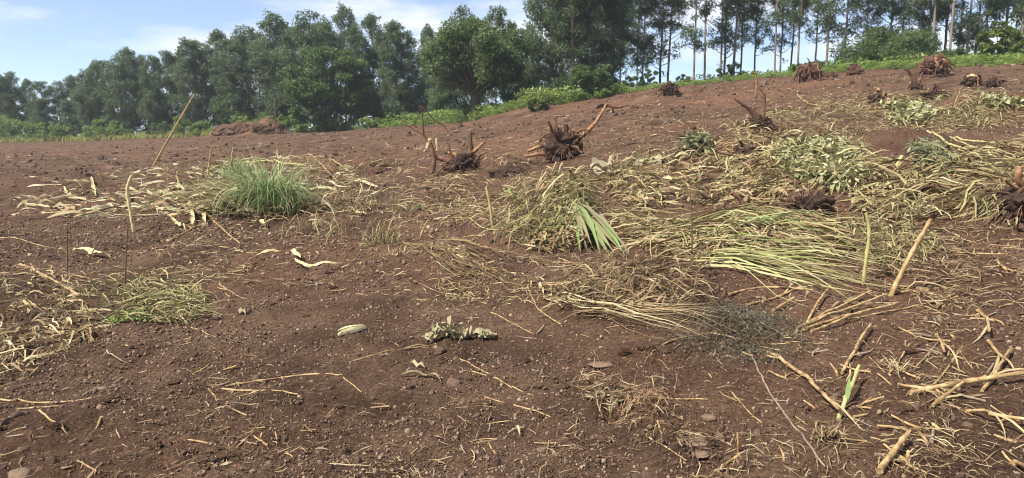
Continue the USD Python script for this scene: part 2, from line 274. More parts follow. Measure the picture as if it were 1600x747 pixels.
def lying(xy, az, L, W, rng, K=5, curve=0.4, lift=0.02, arch=0.03, fold=0.0, blunt=True):
    """Stems and blades lying on the ground, each its own curved ribbon."""
    N = len(xy); t = np.linspace(0, 1, K)
    a = az[:, None] + rng.normal(0, curve, N)[:, None] * (t - 0.5) * 2 + (rng.normal(0, fold, (N, K)) if fold else 0)
    st = np.stack([np.cos(a), np.sin(a)], -1) * (L / (K - 1))[:, None, None]
    p = np.concatenate([np.zeros((N, 1, 2)), np.cumsum(st[:, :-1], 1)], 1); p = p - p.mean(1, keepdims=True) + xy[:, None]
    z = ground(p[..., 0], p[..., 1]) + (rng.random(N) ** 1.5 * lift)[:, None] + 0.006 + (rng.random(N) ** 2 * arch)[:, None] * np.sin(np.pi * t) + (rng.random(N) ** 3 * arch * 1.2)[:, None] * t
    path = np.concatenate([p, z[..., None]], -1)
    roll = rng.normal(0, 0.7, (N, 1)) + rng.normal(0, 0.35, (N, K)).cumsum(1)
    side = np.stack([-np.sin(a) * np.cos(roll), np.cos(a) * np.cos(roll), np.sin(roll)], -1)
    prof = np.where(blunt, np.minimum(1, 0.55 + 2.5 * np.minimum(t, 1 - t)), np.minimum(1, 0.35 + 3 * t) * (1 - t ** 2.2) + 0.04)
    return strip(path, side, W[:, None] * prof)

def tufts(base, az, L, W, elev, bend, rng, K=6):
    """Upright blades bending over."""
    N = len(base); t = np.linspace(0, 1, K)
    e = elev[:, None] - bend[:, None] * t ** 1.3; a = az[:, None] + rng.normal(0, 0.35, N)[:, None] * t
    st = np.stack([np.cos(e) * np.cos(a), np.cos(e) * np.sin(a), np.sin(e)], -1) * (L / (K - 1))[:, None, None]
    path = base[:, None] + np.concatenate([np.zeros((N, 1, 3)), np.cumsum(st[:, :-1], 1)], 1)
    path[..., 2] = np.maximum(path[..., 2], ground(path[..., 0], path[..., 1]) + 0.008)
    side = np.stack([-np.sin(a), np.cos(a), np.zeros_like(a)], -1) + rng.normal(0, 0.25, (N, 1, 3)); side /= np.linalg.norm(side, axis=-1, keepdims=True)
    return strip(path, side, W[:, None] * (np.minimum(1, 0.5 + 2 * t) * (1 - t ** 2) + 0.05))

def leaves(c, L, W, rng, droop=0.3, out=None):
    """Small pointed leaves at the points c: two triangles each, folded along the midrib."""
    N = len(c); d = rng.normal(0, 1, (N, 3)); d[:, 2] = d[:, 2] * 0.6 - droop
    if out is not None: d += out
    d /= np.linalg.norm(d, axis=1, keepdims=True)
    s = np.cross(d, rng.normal(0, 0.5, (N, 3)) + [0, 0, 1.0]); s /= np.linalg.norm(s, axis=1, keepdims=True) + 1e-9
    up = np.cross(s, d); L, W = L[:, None], W[:, None]
    v = np.stack([c - d * L * 0.5, c + s * W * 0.5 - d * L * 0.05 + up * W * 0.12, c + d * L * 0.5, c - s * W * 0.5 - d * L * 0.05 + up * W * 0.12], 1).reshape(-1, 3)
    b = np.arange(N)[:, None] * 4
    return v, np.vstack([b + [0, 1, 2], b + [0, 2, 3]])

def lump(radius, seed, sub=3, rough=0.35, freq=1.7, squash=(1, 1, 1)):
    s = trimesh.creation.icosphere(sub, 1.0); v = np.array(s.vertices)
    d = meshkit.fbm(v * freq + seed * 7.3, 4, seed) - 0.5
    v = v * (1 + 2 * rough * d)[:, None] * np.asarray(squash) * radius
    return v, np.array(s.faces)

# ------------------------------------------------------------------ labels that place small things by what they lie near
MARKS = [((410, 300), 'the green grass clump'), ((550, 515), 'the pale maize cob'), ((715, 527), 'the crumpled grey leaves'), ((882, 232), 'the big uprooted stump'),
         ((715, 250), 'the forked stump'), ((870, 330), 'the cut grass heap'), ((940, 375), 'the green leaf fan'), ((1270, 255), 'the wilted leaf heap'),
         ((1250, 440), 'the pale reed sheaf'), ((1130, 512), 'the grey-green weeds'), ((1250, 325), 'the red root in the litter'), ((1187, 185), 'the dark forked root'),
         ((1350, 395), 'the upright green stalk'), ((1340, 492), 'the bundle of cut stalks'), ((965, 640), 'the dark hole'), ((240, 470), 'the drooping green blades'),
         ((200, 320), 'the bent husk stalk'), ((100, 320), 'the big grey leaf'), ((1590, 290), 'the root at the right edge'), ((1570, 600), 'the long thick stalk'),
         ((60, 540), 'the straw mat at left'), ((340, 700), 'the dark clods'), ((1300, 660), 'the green-tipped stalk'), ((605, 370), 'the dried tuft'),
         ((1490, 230), 'the long pale reeds'), ((760, 425), 'the straw trail'), ((1405, 225), 'the soil mound'), ((130, 625), 'the straws at the left edge')]
LABELS = {}
def near_label(prim, what, category, px, py, group):
    i = int(np.argmin([math.hypot(px - m[0][0], (py - m[0][1]) * 1.4) for m in MARKS])); (mx, my), name = MARKS[i]
    dx, dy = px - mx, (py - my) * 1.4
    rel = ('right of' if dx > 0 else 'left of') if abs(dx) > abs(dy) else ('in front of' if dy > 0 else 'behind')
    tag(prim, None, category, group); LABELS.setdefault(f'{what} {rel} {name}', []).append((math.hypot(dx, dy), prim))
def write_near_labels():
    for base, found in LABELS.items():
        for k, (_, prim) in enumerate(sorted(found, key=lambda q: q[0])):
            prim.SetCustomDataByKey('label', base + ('' if len(found) == 1 else ', nearest to it' if k == 0 else f', {ORD[min(k, 19)]} nearest'))

# ------------------------------------------------------------------ the ground sheet
th = np.r_[np.linspace(-0.86, 0.86, 600), np.linspace(0.86, 2 * np.pi - 0.86, 72)[1:-1]]
rr = np.r_[np.linspace(0.25, 1.7, 10)[:-1], np.geomspace(1.7, 30, 640)[:-1], np.geomspace(30, 135, 170)[:-1], np.geomspace(135, 7000, 40)]
R_, T_ = np.meshgrid(rr, th, indexing='ij'); X, Y = R_ * np.sin(T_), R_ * np.cos(T_)
Z = ground(X, Y, True)
nr, nt = R_.shape
gv = np.vstack([np.stack([X, Y, Z], -1).reshape(-1, 3), [[0, 0, 0]]])
i, j = np.meshgrid(np.arange(nr - 1), np.arange(nt), indexing='ij'); i, j = i.ravel(), j.ravel(); j2 = (j + 1) % nt
gf = np.vstack([np.stack([i * nt + j, (i + 1) * nt + j2, (i + 1) * nt + j], 1), np.stack([i * nt + j, i * nt + j2, (i + 1) * nt + j2], 1),
                np.stack([np.full(nt, nr * nt), (np.arange(nt) + 1) % nt, np.arange(nt)], 1)])
gm = usdkit.mesh(stage, numbered('/World/ground'), (gv, gf), '/World/Looks/soil', smooth=True)
tag(gm, 'dark reddish-brown bare tilled soil of the cleared field', 'ground', kind='structure')
gr, gt = np.hypot(gv[:, 0], gv[:, 1]), np.arctan2(gv[:, 0], gv[:, 1]); gD = edge(gt)[0]
P0 = np.stack([gv[:, 0], gv[:, 1], 0 * gr], -1)
beyond = np.clip((gr - gD - 1.0 + 3 * (meshkit.fbm(P0 / 2.5, 3, 5) - 0.5)) / 1.2, 0, 1)
red = np.clip((meshkit.fbm(P0 / 5.0, 3, 9) - 0.5) * 2.6, 0, 0.45)
for px, py, wp, dp, s in [(1130, 155, 110, 5, 0.9), (1240, 135, 90, 6, 0.8), (385, 207, 30, 3, 0.9), (1540, 178, 60, 2.5, 0.6), (1020, 135, 60, 5, 0.7), (560, 235, 160, 8, 0.3), (120, 235, 200, 14, 0.25), (850, 190, 120, 6, 0.3)]:
    c = hit(np.array([px], float), np.array([py], float))[0]; w = wp / FOCAL * math.hypot(c[0], c[1])
    red = np.maximum(red, s * np.exp(-((gv[:, 0] - c[0]) / w) ** 2 - ((gv[:, 1] - c[1]) / dp) ** 2))
for name, val in (('red_soil', red), ('green_cover', beyond * 0.92)):
    UsdGeom.PrimvarsAPI(gm).CreatePrimvar(name, Sdf.ValueTypeNames.FloatArray, 'vertex').Set(Vt.FloatArray.FromNumpy(val.astype(np.float32)))
tag(dome, 'pale blue sky with thin white cloud', 'sky', kind='structure')

# thin warm-country haze between here and the tree line
usdkit.material(stage, '/World/Looks/haze', {'v': ('principled_volume', {'color': (0.80, 0.88, 0.97), 'density': 0.0005, 'anisotropy': 0.2})}, [], volume='v.volume')
hb = trimesh.creation.box([15000, 15000, 110]); hb.apply_translation([0, 0, -20])
tag(obj('haze', (np.array(hb.vertices), np.array(hb.faces)), 'haze'), 'thin pale haze that greys the far trees', 'haze', kind='stuff')

# loose crumbs of soil all over the near field
def instancer(name, protos, mat, pos, ids, scale, rng, label, category, parent='/World', smooth=True, yaw_only=False):
    path = numbered(parent + '/' + name); pi = UsdGeom.PointInstancer.Define(stage, path); rel = pi.CreatePrototypesRel()
    for k, (pname, mesh) in enumerate(protos):
        m = usdkit.mesh(stage, f'{path}/{pname}' + ('_%03d' % k if k else ''), mesh, '/World/Looks/' + mat, smooth=smooth); rel.AddTarget(m.GetPath())
    n = len(pos); q = rng.normal(0, 1, (n, 4))
    if yaw_only:
        a = rng.random(n) * np.pi; q = np.stack([np.cos(a), 0 * a, 0 * a, np.sin(a)], 1)
    q /= np.linalg.norm(q, axis=1, keepdims=True)
    pi.CreatePositionsAttr(Vt.Vec3fArray.FromNumpy(pos.astype(np.float32))); pi.CreateProtoIndicesAttr(Vt.IntArray.FromNumpy(ids.astype(np.int32)))
    pi.CreateScalesAttr(Vt.Vec3fArray.FromNumpy(np.repeat(scale[:, None], 3, 1).astype(np.float32) if scale.ndim == 1 else scale.astype(np.float32)))
    pi.CreateOrientationsAttr(Vt.QuathArray([Gf.Quath(float(a), float(b), float(c), float(d)) for a, b, c, d in q]))
    return tag(pi, label, category, kind='stuff')

n = 120000
cr = np.exp(RNG.uniform(math.log(2.2), math.log(26), n)); ct = RNG.uniform(-0.8, 0.8, n); cx, cy = cr * np.sin(ct), cr * np.cos(ct)
keep = RNG.random(n) < np.clip(meshkit.fbm(np.stack([cx, cy, 0 * cx], -1) / 0.9, 3, 77) * 2.2 - 0.45, 0.12, 1); cx, cy, cr = cx[keep], cy[keep], cr[keep]
cs = np.exp(RNG.normal(math.log(0.0054), 0.40, len(cx))) * np.clip(cr / 5, 0.85, 2.2)
instancer('soil_crumbs', [('crumb', lump(1.0, s, 1, 0.5, 1.3, (1.1, 0.9, 0.7))) for s in range(5)], 'clod', np.stack([cx, cy, ground(cx, cy) + cs * 0.25], 1),
          RNG.integers(0, 5, len(cx)), cs, RNG, 'small crumbs of soil and grit scattered over the bare field', 'soil crumbs')

nr_ = np.exp(RNG.uniform(math.log(2.4), math.log(14), 5200)); nt_ = RNG.uniform(-0.75, 0.75, 5200); nx, ny = nr_ * np.sin(nt_), nr_ * np.cos(nt_)
keep = RNG.random(len(nx)) < np.clip(meshkit.fbm(np.stack([nx, ny, 0 * nx], -1) / 0.55, 3, 79) * 4.5 - 2.2, 0.01, 1); nx, ny = nx[keep], ny[keep]; ns = np.exp(RNG.normal(math.log(0.012), 0.45, len(nx)))
instancer('near_clods', [('clod', lump(1.0, 70 + s, 2, 0.6, 1.6, (1.2, 0.95, 0.65))) for s in range(4)], 'far_clod', np.stack([nx, ny, ground(nx, ny) + ns * 0.02], 1), RNG.integers(0, 4, len(nx)), ns, RNG, 'countless fist-sized and smaller clods in the near soil', 'soil clods')
fr = np.exp(RNG.uniform(math.log(9), math.log(75), 16000)); ft = RNG.uniform(-0.72, 0.72, 16000); fr = np.minimum(fr, edge(ft)[0] - 0.5); fx, fy = fr * np.sin(ft), fr * np.cos(ft)
keep = RNG.random(len(fx)) < np.clip(meshkit.fbm(np.stack([fx, fy, 0 * fx], -1) / 2.6, 3, 78) * 3.2 - 1.1, 0.05, 1); fx, fy, fr = fx[keep], fy[keep], fr[keep]
fs = np.exp(RNG.normal(math.log(0.023), 0.5, len(fx))) * np.clip(fr / 22, 0.6, 1.8)
instancer('far_clods', [('clod', lump(1.0, 50 + s, 2, 0.6, 1.4, (1.2, 0.9, 0.65))) for s in range(4)], 'far_clod', np.stack([fx, fy, ground(fx, fy) + fs * 0.2], 1),
          RNG.integers(0, 4, len(fx)), fs, RNG, 'countless clods on the far half of the field', 'soil clods')

# larger clods and stones, one by one
crng = np.random.default_rng(19)
CLODS = [(330, 700, .07), (352, 706, .06), (365, 713, .05), (318, 712, .045), (610, 446, .06), (622, 450, .05), (648, 432, .05), (585, 258, .16), (600, 262, .13), (575, 264, .11),
         (612, 500, .05), (640, 492, .04), (478, 492, .04), (425, 470, .05), (700, 596, .03), (730, 590, .035), (762, 625, .035), (840, 600, .04), (1010, 545, .07), (975, 548, .06),
         (1040, 548, .06), (270, 590, .06), (255, 596, .05), (170, 622, .04), (85, 668, .05), (240, 690, .05), (1105, 700, .05), (1150, 706, .06), (1130, 716, .05), (1290, 515, .04),
         (1420, 560, .05), (1395, 668, .06), (1415, 650, .05), (1455, 665, .06), (1330, 720, .04), (540, 672, .03), (505, 702, .03), (430, 655, .03), (690, 560, .03), (820, 560, .04),
         (880, 600, .05), (1500, 470, .05), (1560, 440, .07), (1470, 440, .06), (1530, 385, .08), (560, 400, .05), (520, 440, .05), (300, 400, .06), (60, 300, .10), (30, 350, .08),
         (180, 240, .2), (70, 245, .22), (460, 232, .2), (520, 222, .22), (640, 215, .2), (760, 215, .2), (1010, 200, .2), (1060, 176, .25), (990, 172, .22), (1220, 160, .22), (1110, 165, .2), (910, 190, .2)]
for k, (px, py, s) in enumerate(CLODS):
    p = hit(np.array([px], float), np.array([py], float))[0]
    s *= 0.7; m = lump(s, 100 + k, 4, 0.55, 1.5, (1.15, 0.95, 0.6)); m = (m[0] * (1 + 0.35 * (meshkit.fbm(m[0] / s * 5 + k, 2, k) - 0.5))[:, None], m[1])
    o = obj('soil_clod', m, 'soil', smooth=True)
    UsdGeom.Xformable(o).AddTranslateOp().Set(Gf.Vec3d(p[0], p[1], p[2] + s * 0.06))
    near_label(o, 'dark soil lump', 'soil clod', px, py, 'lumps of turned soil on the field')
for px, py, s, sq, lab in [(938, 564, .055, (1.5, .9, .3), 'flat grey-brown stone lying in the middle foreground'), (1107, 661, .03, (1.3, .9, .5), 'small cream stone below the long straw by the hole'),
                           (664, 303, .085, (1.1, .9, .75), 'rounded tan stone below the forked stump'), (1095, 718, .03, (1.5, 1, .5), 'cream pebble near the bottom edge'),
                           (32, 742, .045, (1.3, 1, .7), 'orange-tan stone in the bottom left corner'), (847, 700, .022, (1.2, 1, .6), 'small grey pebble right of the bottom middle'),
                           (712, 680, .016, (1, 1, .7), 'tiny round pebble in the foreground soil'), (157, 603, .03, (1.5, .8, .4), 'pale flat stone left in the raked soil'),
                           (1085, 700, .05, (1.6, .9, .35), 'reddish flat stone at the lip of the lower hollow'), (955, 262, .06, (1.2, .9, .6), 'cream stone right of the big stump'),
                           (985, 312, .08, (1.5, 1, .5), 'pale flat stone behind the green leaf fan'), (790, 250, .10, (1.2, 1, .7), 'grey-brown stone on the dark soil heap')]:
    p = hit(np.array([px], float), np.array([py], float))[0]
    o = obj('stone', lump(s, int(px), 3, 0.3, 1.4, sq), 'stone', smooth=True)
    UsdGeom.Xformable(o).AddTranslateOp().Set(Gf.Vec3d(p[0], p[1], p[2] + s * sq[2] * 0.5)); tag(o, lab, 'stone')

# ------------------------------------------------------------------ trees
def limb(a, b, r0, r1, rng, n=5, wob=0.06, k=6):
    a, b = np.asarray(a, float), np.asarray(b, float); t = np.linspace(0, 1, k)[:, None]; L = np.linalg.norm(b - a)
    p = a + (b - a) * t + rng.normal(0, wob * L * 0.3, (k, 3)) * np.sin(np.pi * t) - np.array([0, 0, 0.12 * L]) * np.sin(np.pi * t) * (1 if b[2] > a[2] else -0.3)
    return tube(p, np.linspace(r0, r1, k), n, False)

def eucalyptus(seed, H, lo, R, n, per, leaf, spread=1.0, flat=0.8, rscale=1.0, lean=0.02, puff=1.0):
    """trunk, branches, crown of a gum tree H tall whose foliage starts at the fraction lo."""
    rng = np.random.default_rng(seed); k = 12; t = np.linspace(0, 1, k)
    bend = np.cumsum(rng.normal(0, lean * H / k, (k, 2)), 0); bend -= bend[0]
    trunk = np.column_stack([bend, t * H * 0.97]); rad = H * 0.0078 * rscale * (1 - 0.88 * t) + 0.012
    cs, rs, br = [], [], []
    for q in range(n):
        f = lo + (1 - lo) * (rng.random() ** 0.85); e = (f - lo) / (1 - lo)
        shape = min(1, 0.45 + 2.2 * e) * (1 - (max(0, e - 0.5) / 0.5) ** 1.6 * 0.62)
        a, d = rng.random() * 2 * np.pi, R * shape * math.sqrt(rng.random()) * spread
        on = np.array([np.interp(f, t, trunk[:, 0]), np.interp(f, t, trunk[:, 1]), f * H])
        c = on + [d * math.cos(a), d * math.sin(a), rng.normal(0, 0.2)]
        cs.append(c); rs.append(puff * rng.uniform(0.42, 1.0) * (0.65 + 0.35 * shape) * R / 2.2)
        if d > 0.5:
            f2 = max(0.08, f - d * 0.75 / H); on2 = np.array([np.interp(f2, t, trunk[:, 0]), np.interp(f2, t, trunk[:, 1]), f2 * H])
            br.append(limb(on2, c, H * 0.0022, 0.012, rng, 4))
    cs.append(trunk[-1]); rs.append(0.6 * R / 2.2)
    cs, rs = np.array(cs), np.array(rs); w = rs ** 2; cnt = np.maximum(12, (per * w / w.mean()).astype(int)); idx = np.repeat(np.arange(len(cs)), cnt); N = len(idx)
    d = rng.normal(0, 1, (N, 3)); d /= np.linalg.norm(d, axis=1, keepdims=True); d *= (rng.random(N) ** 0.42)[:, None]
    c = cs[idx] + d * rs[idx][:, None] * [1, 1, flat] + rng.normal(0, 0.1, (N, 3))
    lv = leaves(c, leaf * rng.uniform(0.7, 1.3, N), leaf * 0.36 * rng.uniform(0.7, 1.3, N), rng, 0.55)
    return tube(trunk, rad, 8, False), br, lv

def broad_tree(seed, H, R, base, n, per, leaf, trunk_r, trunk_top, flat=0.75, droop=0.25):
    """trunk, branches, crown of a wide, dense tree."""
    rng = np.random.default_rng(seed); k = 8; t = np.linspace(0, 1, k)
    tr = np.column_stack([np.cumsum(rng.normal(0, 0.03, k)), np.cumsum(rng.normal(0, 0.03, k)), t * trunk_top]); tr[:, :2] -= tr[0, :2]
    cz = (H + base) / 2; hz = (H - base) / 2; cs, rs, br = [], [], []
    for q in range(n):
        d = rng.normal(0, 1, 3); d /= np.linalg.norm(d); d *= rng.random() ** 0.28
        bump = 0.82 + 0.36 * meshkit.noise(d * 1.7 + seed, seed)
        c = np.array([d[0] * R * bump, d[1] * R * bump, cz + d[2] * hz * bump * (1 if d[2] > 0 else 0.95)])
        cs.append(c); rs.append(rng.uniform(0.14, 0.26) * R)
        if rng.random() < 0.35: br.append(limb(tr[-1] * [1, 1, rng.uniform(0.7, 1)], c, trunk_r * 0.34, 0.02, rng, 5))
    cs, rs = np.array(cs), np.array(rs); w = rs ** 2; cnt = np.maximum(12, (per * w / w.mean()).astype(int)); idx = np.repeat(np.arange(len(cs)), cnt); N = len(idx)
    d = rng.normal(0, 1, (N, 3)); d /= np.linalg.norm(d, axis=1, keepdims=True); out = d.copy(); d *= (rng.random(N) ** 0.35)[:, None]
    c = cs[idx] + d * rs[idx][:, None] * [1, 1, flat]
    lv = leaves(c, leaf * rng.uniform(0.7, 1.3, N), leaf * 0.38 * rng.uniform(0.7, 1.3, N), rng, droop, out * 0.8)
    return tube(tr, trunk_r * (1.25 - 0.45 * t) * np.where(t < 0.1, 1.3, 1), 10, False), br, lv

def fill(root, parts, bark, leafmat, crown='crown'):
    trunk, br, lv = parts
    obj('trunk', trunk, bark, root, True)
    for b in br:
        if len(br) < 40: obj('branch', b, bark, root, True)
    if len(br) >= 40: tag(obj('branches', join(br), bark, root, True), kind='stuff')
    obj(crown, lv, leafmat, root)

def tree_kind(name, parts, bark, leafmat):
    stage.CreateClassPrim('/World/' + name); fill('/World/' + name, parts, bark, leafmat); return '/World/' + name

KIND = {}
for k in range(5): KIND['line', k] = tree_kind('gum_kind_%s' % 'abcde'[k], eucalyptus(40 + k, 15, 0.10, (2.7, 3.1, 2.5, 2.9, 3.3)[k], (125, 115, 130, 118, 112)[k], 84, 0.40, flat=(1.05, .9, 1.2, .95, 1.0)[k], puff=.72), 'bark', 'eucalyptus_leaf')
for k in range(5): KIND['slim', k] = tree_kind('slim_gum_kind_%s' % 'abcde'[k], eucalyptus(60 + k, 20, (0.13, 0.25, 0.17, 0.28, 0.20)[k], 1.9, 125, 70, 0.27, rscale=0.56, lean=0.02, puff=.8), 'bark', 'eucalyptus_leaf')
for k in range(2): KIND['bare', k] = tree_kind('bare_gum_kind_%s' % 'ab'[k], eucalyptus(70 + k, 20, (0.27, 0.2)[k], 1.5, 66, 110, 0.27, rscale=0.5, lean=0.016), 'bark', 'eucalyptus_leaf')
for k in range(3): KIND['thick', k] = tree_kind('thick_gum_kind_%s' % 'abc'[k], eucalyptus(80 + k, 20, 0.07, 2.4, 190, 105, 0.28, puff=.85), 'bark', 'eucalyptus_leaf')
for k in range(3): KIND['low', k] = tree_kind('low_gum_kind_%s' % 'abc'[k], eucalyptus(90 + k, 8, 0.08, 2.6, 44, 110, 0.42), 'bark', 'eucalyptus_leaf')
BASEH = {'line': 15, 'slim': 20, 'bare': 20, 'thick': 20, 'low': 8}
trng = np.random.default_rng(5)
def stand(px, t):
    d = ray(px, 200.0); a = math.atan2(d[0], d[1]); r = float(edge(np.array(a))[0]) + t; x, y = r * math.sin(a), r * math.cos(a)
    return x, y, float(ground(x, y)), r
def top_height(px, py, x, y, z): return at_depth(np.array(float(px)), np.array(float(py)), y)[2] - z

ORD = ['first', 'second', 'third', 'fourth', 'fifth', 'sixth', 'seventh', 'eighth', 'ninth', 'tenth', 'eleventh', 'twelfth', 'thirteenth', 'fourteenth', 'fifteenth', 'sixteenth', 'seventeenth', 'eighteenth', 'nineteenth', 'twentieth']
LINE = [(8, 122), (24, 116), (47, 128), (70, 130), (95, 128), (118, 122), (140, 112), (153, 104), (168, 98), (190, 89), (206, 80), (228, 91), (243, 92), (268, 84), (286, 84), (305, 65), (325, 70),
        (346, 54), (364, 66), (391, 43), (409, 55), (431, 25), (449, 42), (469, 48), (491, 20), (509, 38), (541, 14), (561, 45), (585, 28), (601, 52), (618, 37), (640, 54), (672, 46), (692, 52),
        (727, 11), (747, 34), (775, 15), (796, 38), (822, 48), (839, 62)]
for k, (px, py) in enumerate(LINE):
    t = (4, 9, 14)[k % 3] + trng.uniform(-1.5, 1.5) + (6 if px > 640 else 0)
    x, y, z, r = stand(px, t); h = top_height(px, py - 2, x, y, z); s = h / 15; w = s * trng.uniform(0.85, 1.1) * (0.92 if px > 500 else 1.12)
    if px <= 640: lab = f'gum tree in the dense row, {ORD[k % 20] if k < 20 else ORD[k - 20]} crown ' + ('from the left edge' if k < 20 else 'from the middle of the row rightwards')
    else: lab = ['gum tree between the bushy tree and the mango tree, nearer the bushy one', 'slim gum tree just left behind the mango crown', 'tall round-topped gum tree behind the mango, left of its two tops', 'gum tree hidden behind the mango crown',
                 'tall gum tree behind the mango, right of its two tops', 'gum tree showing over the mango crown on its right shoulder', 'olive gum tree right of the mango tree', 'gum tree between the mango and the tall dark group'][k - 32]
    copy_of(KIND['line', k % 5], 'gum_tree', lab, 'tree', (x, y, z - 0.1), trng.uniform(0, 6.28), (w, w, s), 'gum trees in the row along the left and middle edge of the field')
lows = [(0, 150), (30, 155), (58, 158), (84, 150), (108, 160), (132, 150), (160, 152), (186, 148), (213, 155), (238, 148), (262, 150), (288, 146), (312, 158), (334, 152), (360, 146), (384, 140), (412, 146), (438, 138), (468, 132), (600, 132), (628, 128), (652, 135), (686, 118), (705, 125), (812, 100), (836, 104)]
for k, (px, py) in enumerate(lows):
    if k < 19 and k % 5 in (1, 3): continue             # leave the gaps where the sky shows between the trunks
    x, y, z, r = stand(px + trng.uniform(-4, 4), trng.uniform(6, 18)); h = top_height(px, py, x, y, z); s = h / 8; w = s * trng.uniform(0.9, 1.25)
    copy_of(KIND['low', k % 3], 'young_gum_tree', 'short young gum tree at the row foot, ' + (f'{ORD[k % 20]} from the left edge' if k < 19 else ['just right of the bushy tree', 'second to the right of the bushy tree', 'third to the right of the bushy tree', 'left behind the mango trunk', 'close behind the mango trunk', 'right behind the mango tree', 'left of the tall dark group'][k - 19]),
            'tree', (x, y, z - 0.1), trng.uniform(0, 6.28), (w, w, s), 'short young gum trees in the row')
for k, (px, t, h) in enumerate([(862, 6, 18), (876, 11, 21), (893, 5, 20), (908, 9, 22), (926, 6, 20), (943, 10, 17), (957, 7, 11)]):
    x, y, z, r = stand(px, t); s = h / 20
    copy_of(KIND['thick', k % 3], 'dark_gum_tree', 'tall dense gum tree of the dark group right of the mango, ' + ['leftmost', 'second from left', 'third from left', 'middle', 'third from right', 'second from right', 'rightmost and lowest'][k],
            'tree', (x, y, z - 0.1), trng.uniform(0, 6.28), (s, s, s), 'tall dense gum trees of the dark group')
SLIM = [(968, 22, 's'), (994, 20, 's'), (1001, 9, 's'), (1029, 14, 's'), (1042, 8, 's'), (1081, 3, 'b'), (1098, 5, 'b'), (1122, 6, 'b'), (1128, 12, 's'), (1143, 7, 's'), (1153, 14, 's'),
        (1175, 10, 's'), (1206, 6, 'b'), (1214, 9, 's'), (1231, 12, 's'), (1241, 6, 's'), (1268, 8, 's'), (1285, 4, 'b'), (1312, 9, 's'), (1346, 18, 's'), 
        (1380, 20, 's'), (1398, 14, 's'), (1430, 12, 's'), (1438, 24, 'b'), (1446, 10, 's'), (1466, 14, 's'), (1474, 8, 'b'), (1487, 18, 'b'), (1500, 10, 's'), (1513, 20, 'b'), (1526, 12, 's'), (1556, 14, 's'),
        (1570, 24, 'b'), (1582, 10, 's'), (1596, 18, 's'), (1612, 12, 's')]
for k, (px, t, m) in enumerate(SLIM):
    x, y, z, r = stand(px, t); s = trng.uniform(0.82, 1.08); w = s * trng.uniform(0.95, 1.2)
    sec = 0 if px < 1075 else 1 if px < 1200 else 2 if px < 1320 else 3 if px < 1435 else 4
    n0 = sum(1 for q in SLIM[:k] if (0 if q[0] < 1075 else 1 if q[0] < 1200 else 2 if q[0] < 1320 else 3 if q[0] < 1435 else 4) == sec)
    lab = ('pale-stemmed ' if m == 'b' else '') + 'slender gum tree, ' + ORD[n0] + ' stem ' + ['right of the tall dark group', 'from the tall bare pale stem rightwards', 'left to right above the first far root heap', 'over the big dark bush, left to right', 'right of the big dark bush'][sec]
    kd = ('bare', k % 2) if m == 'b' else ('slim', (k * 3 + 1) % 5)
    copy_of(KIND[kd], 'slender_gum_tree', lab, 'tree', (x, y, z - 0.15), trng.uniform(0, 6.28), (w, w, s), 'slender gum trees of the open stand at right')

def place_tree(name, label, px, t, parts, bark, leafmat, crown='crown', cat='tree', group=None):
    x, y, z, r = stand(px, t); root = thing(name, label, cat, (x, y, z - 0.08), 0, None, group); fill(root, parts, bark, leafmat, crown); return root
def metres(px_len, px, t): return px_len / FOCAL * stand(px, t)[3]
M_ = lambda a, px, t: metres(a, px, t)
place_tree('mango_tree', 'big spreading mango tree with thick dark trunk at the field edge', 745, 1.5, broad_tree(3, M_(150, 745, 1.5), M_(80, 745, 1.5), M_(48, 745, 1.5), 130, 150, 0.36, 0.36, M_(62, 745, 1.5)), 'dark_bark', 'broad_leaf')
place_tree('bushy_tree', 'broad drooping dark tree with foliage down to the ground', 518, 0.5, broad_tree(14, M_(122, 518, 0), M_(66, 518, 0), M_(2, 518, 0), 120, 150, 0.44, 0.2, M_(50, 518, 0), 0.5, 0.5), 'dark_bark', 'bushy_tree_leaf')
place_tree('round_bush_tree', 'rounded small tree in front of the tall dark group', 922, 1.0, broad_tree(21, M_(56, 922, 1), M_(33, 922, 1), M_(14, 922, 1), 60, 120, 0.24, 0.09, M_(26, 922, 1)), 'bark', 'broad_leaf')
place_tree('dark_bush', 'big dark spreading bush under the slender trees at right', 1378, 6.0, broad_tree(24, M_(62, 1378, 6), M_(66, 1378, 6), M_(0, 1378, 6), 120, 150, 0.24, 0.12, M_(30, 1378, 6), 0.7), 'dark_bark', 'broad_leaf', cat='bush')
place_tree('yellow_green_tree', 'small yellow-green leafy tree near the right edge', 1545, 3.0, broad_tree(27, M_(62, 1545, 3), M_(24, 1545, 3), M_(14, 1545, 3), 46, 120, 0.22, 0.06, M_(40, 1545, 3)), 'bark', 'yellow_bush_leaf')
place_tree('yellow_green_tree', 'yellow-green bushy tree cut by the right edge', 1598, 4.0, broad_tree(28, M_(56, 1598, 4), M_(22, 1598, 4), M_(10, 1598, 4), 46, 120, 0.22, 0.06, M_(34, 1598, 4)), 'bark', 'yellow_bush_leaf')
place_tree('dark_bush', 'low dark bush right of the big spreading bush', 1468, 5.0, broad_tree(29, M_(32, 1468, 5), M_(30, 1468, 5), 0.0, 50, 120, 0.22, 0.06, M_(16, 1468, 5)), 'dark_bark', 'broad_leaf', cat='bush')
place_tree('dark_bush', 'dark bush behind the first far root heap', 1262, 5.0, broad_tree(31, M_(26, 1262, 5), M_(26, 1262, 5), 0.0, 44, 110, 0.22, 0.06, M_(14, 1262, 5)), 'dark_bark', 'broad_leaf', cat='bush')
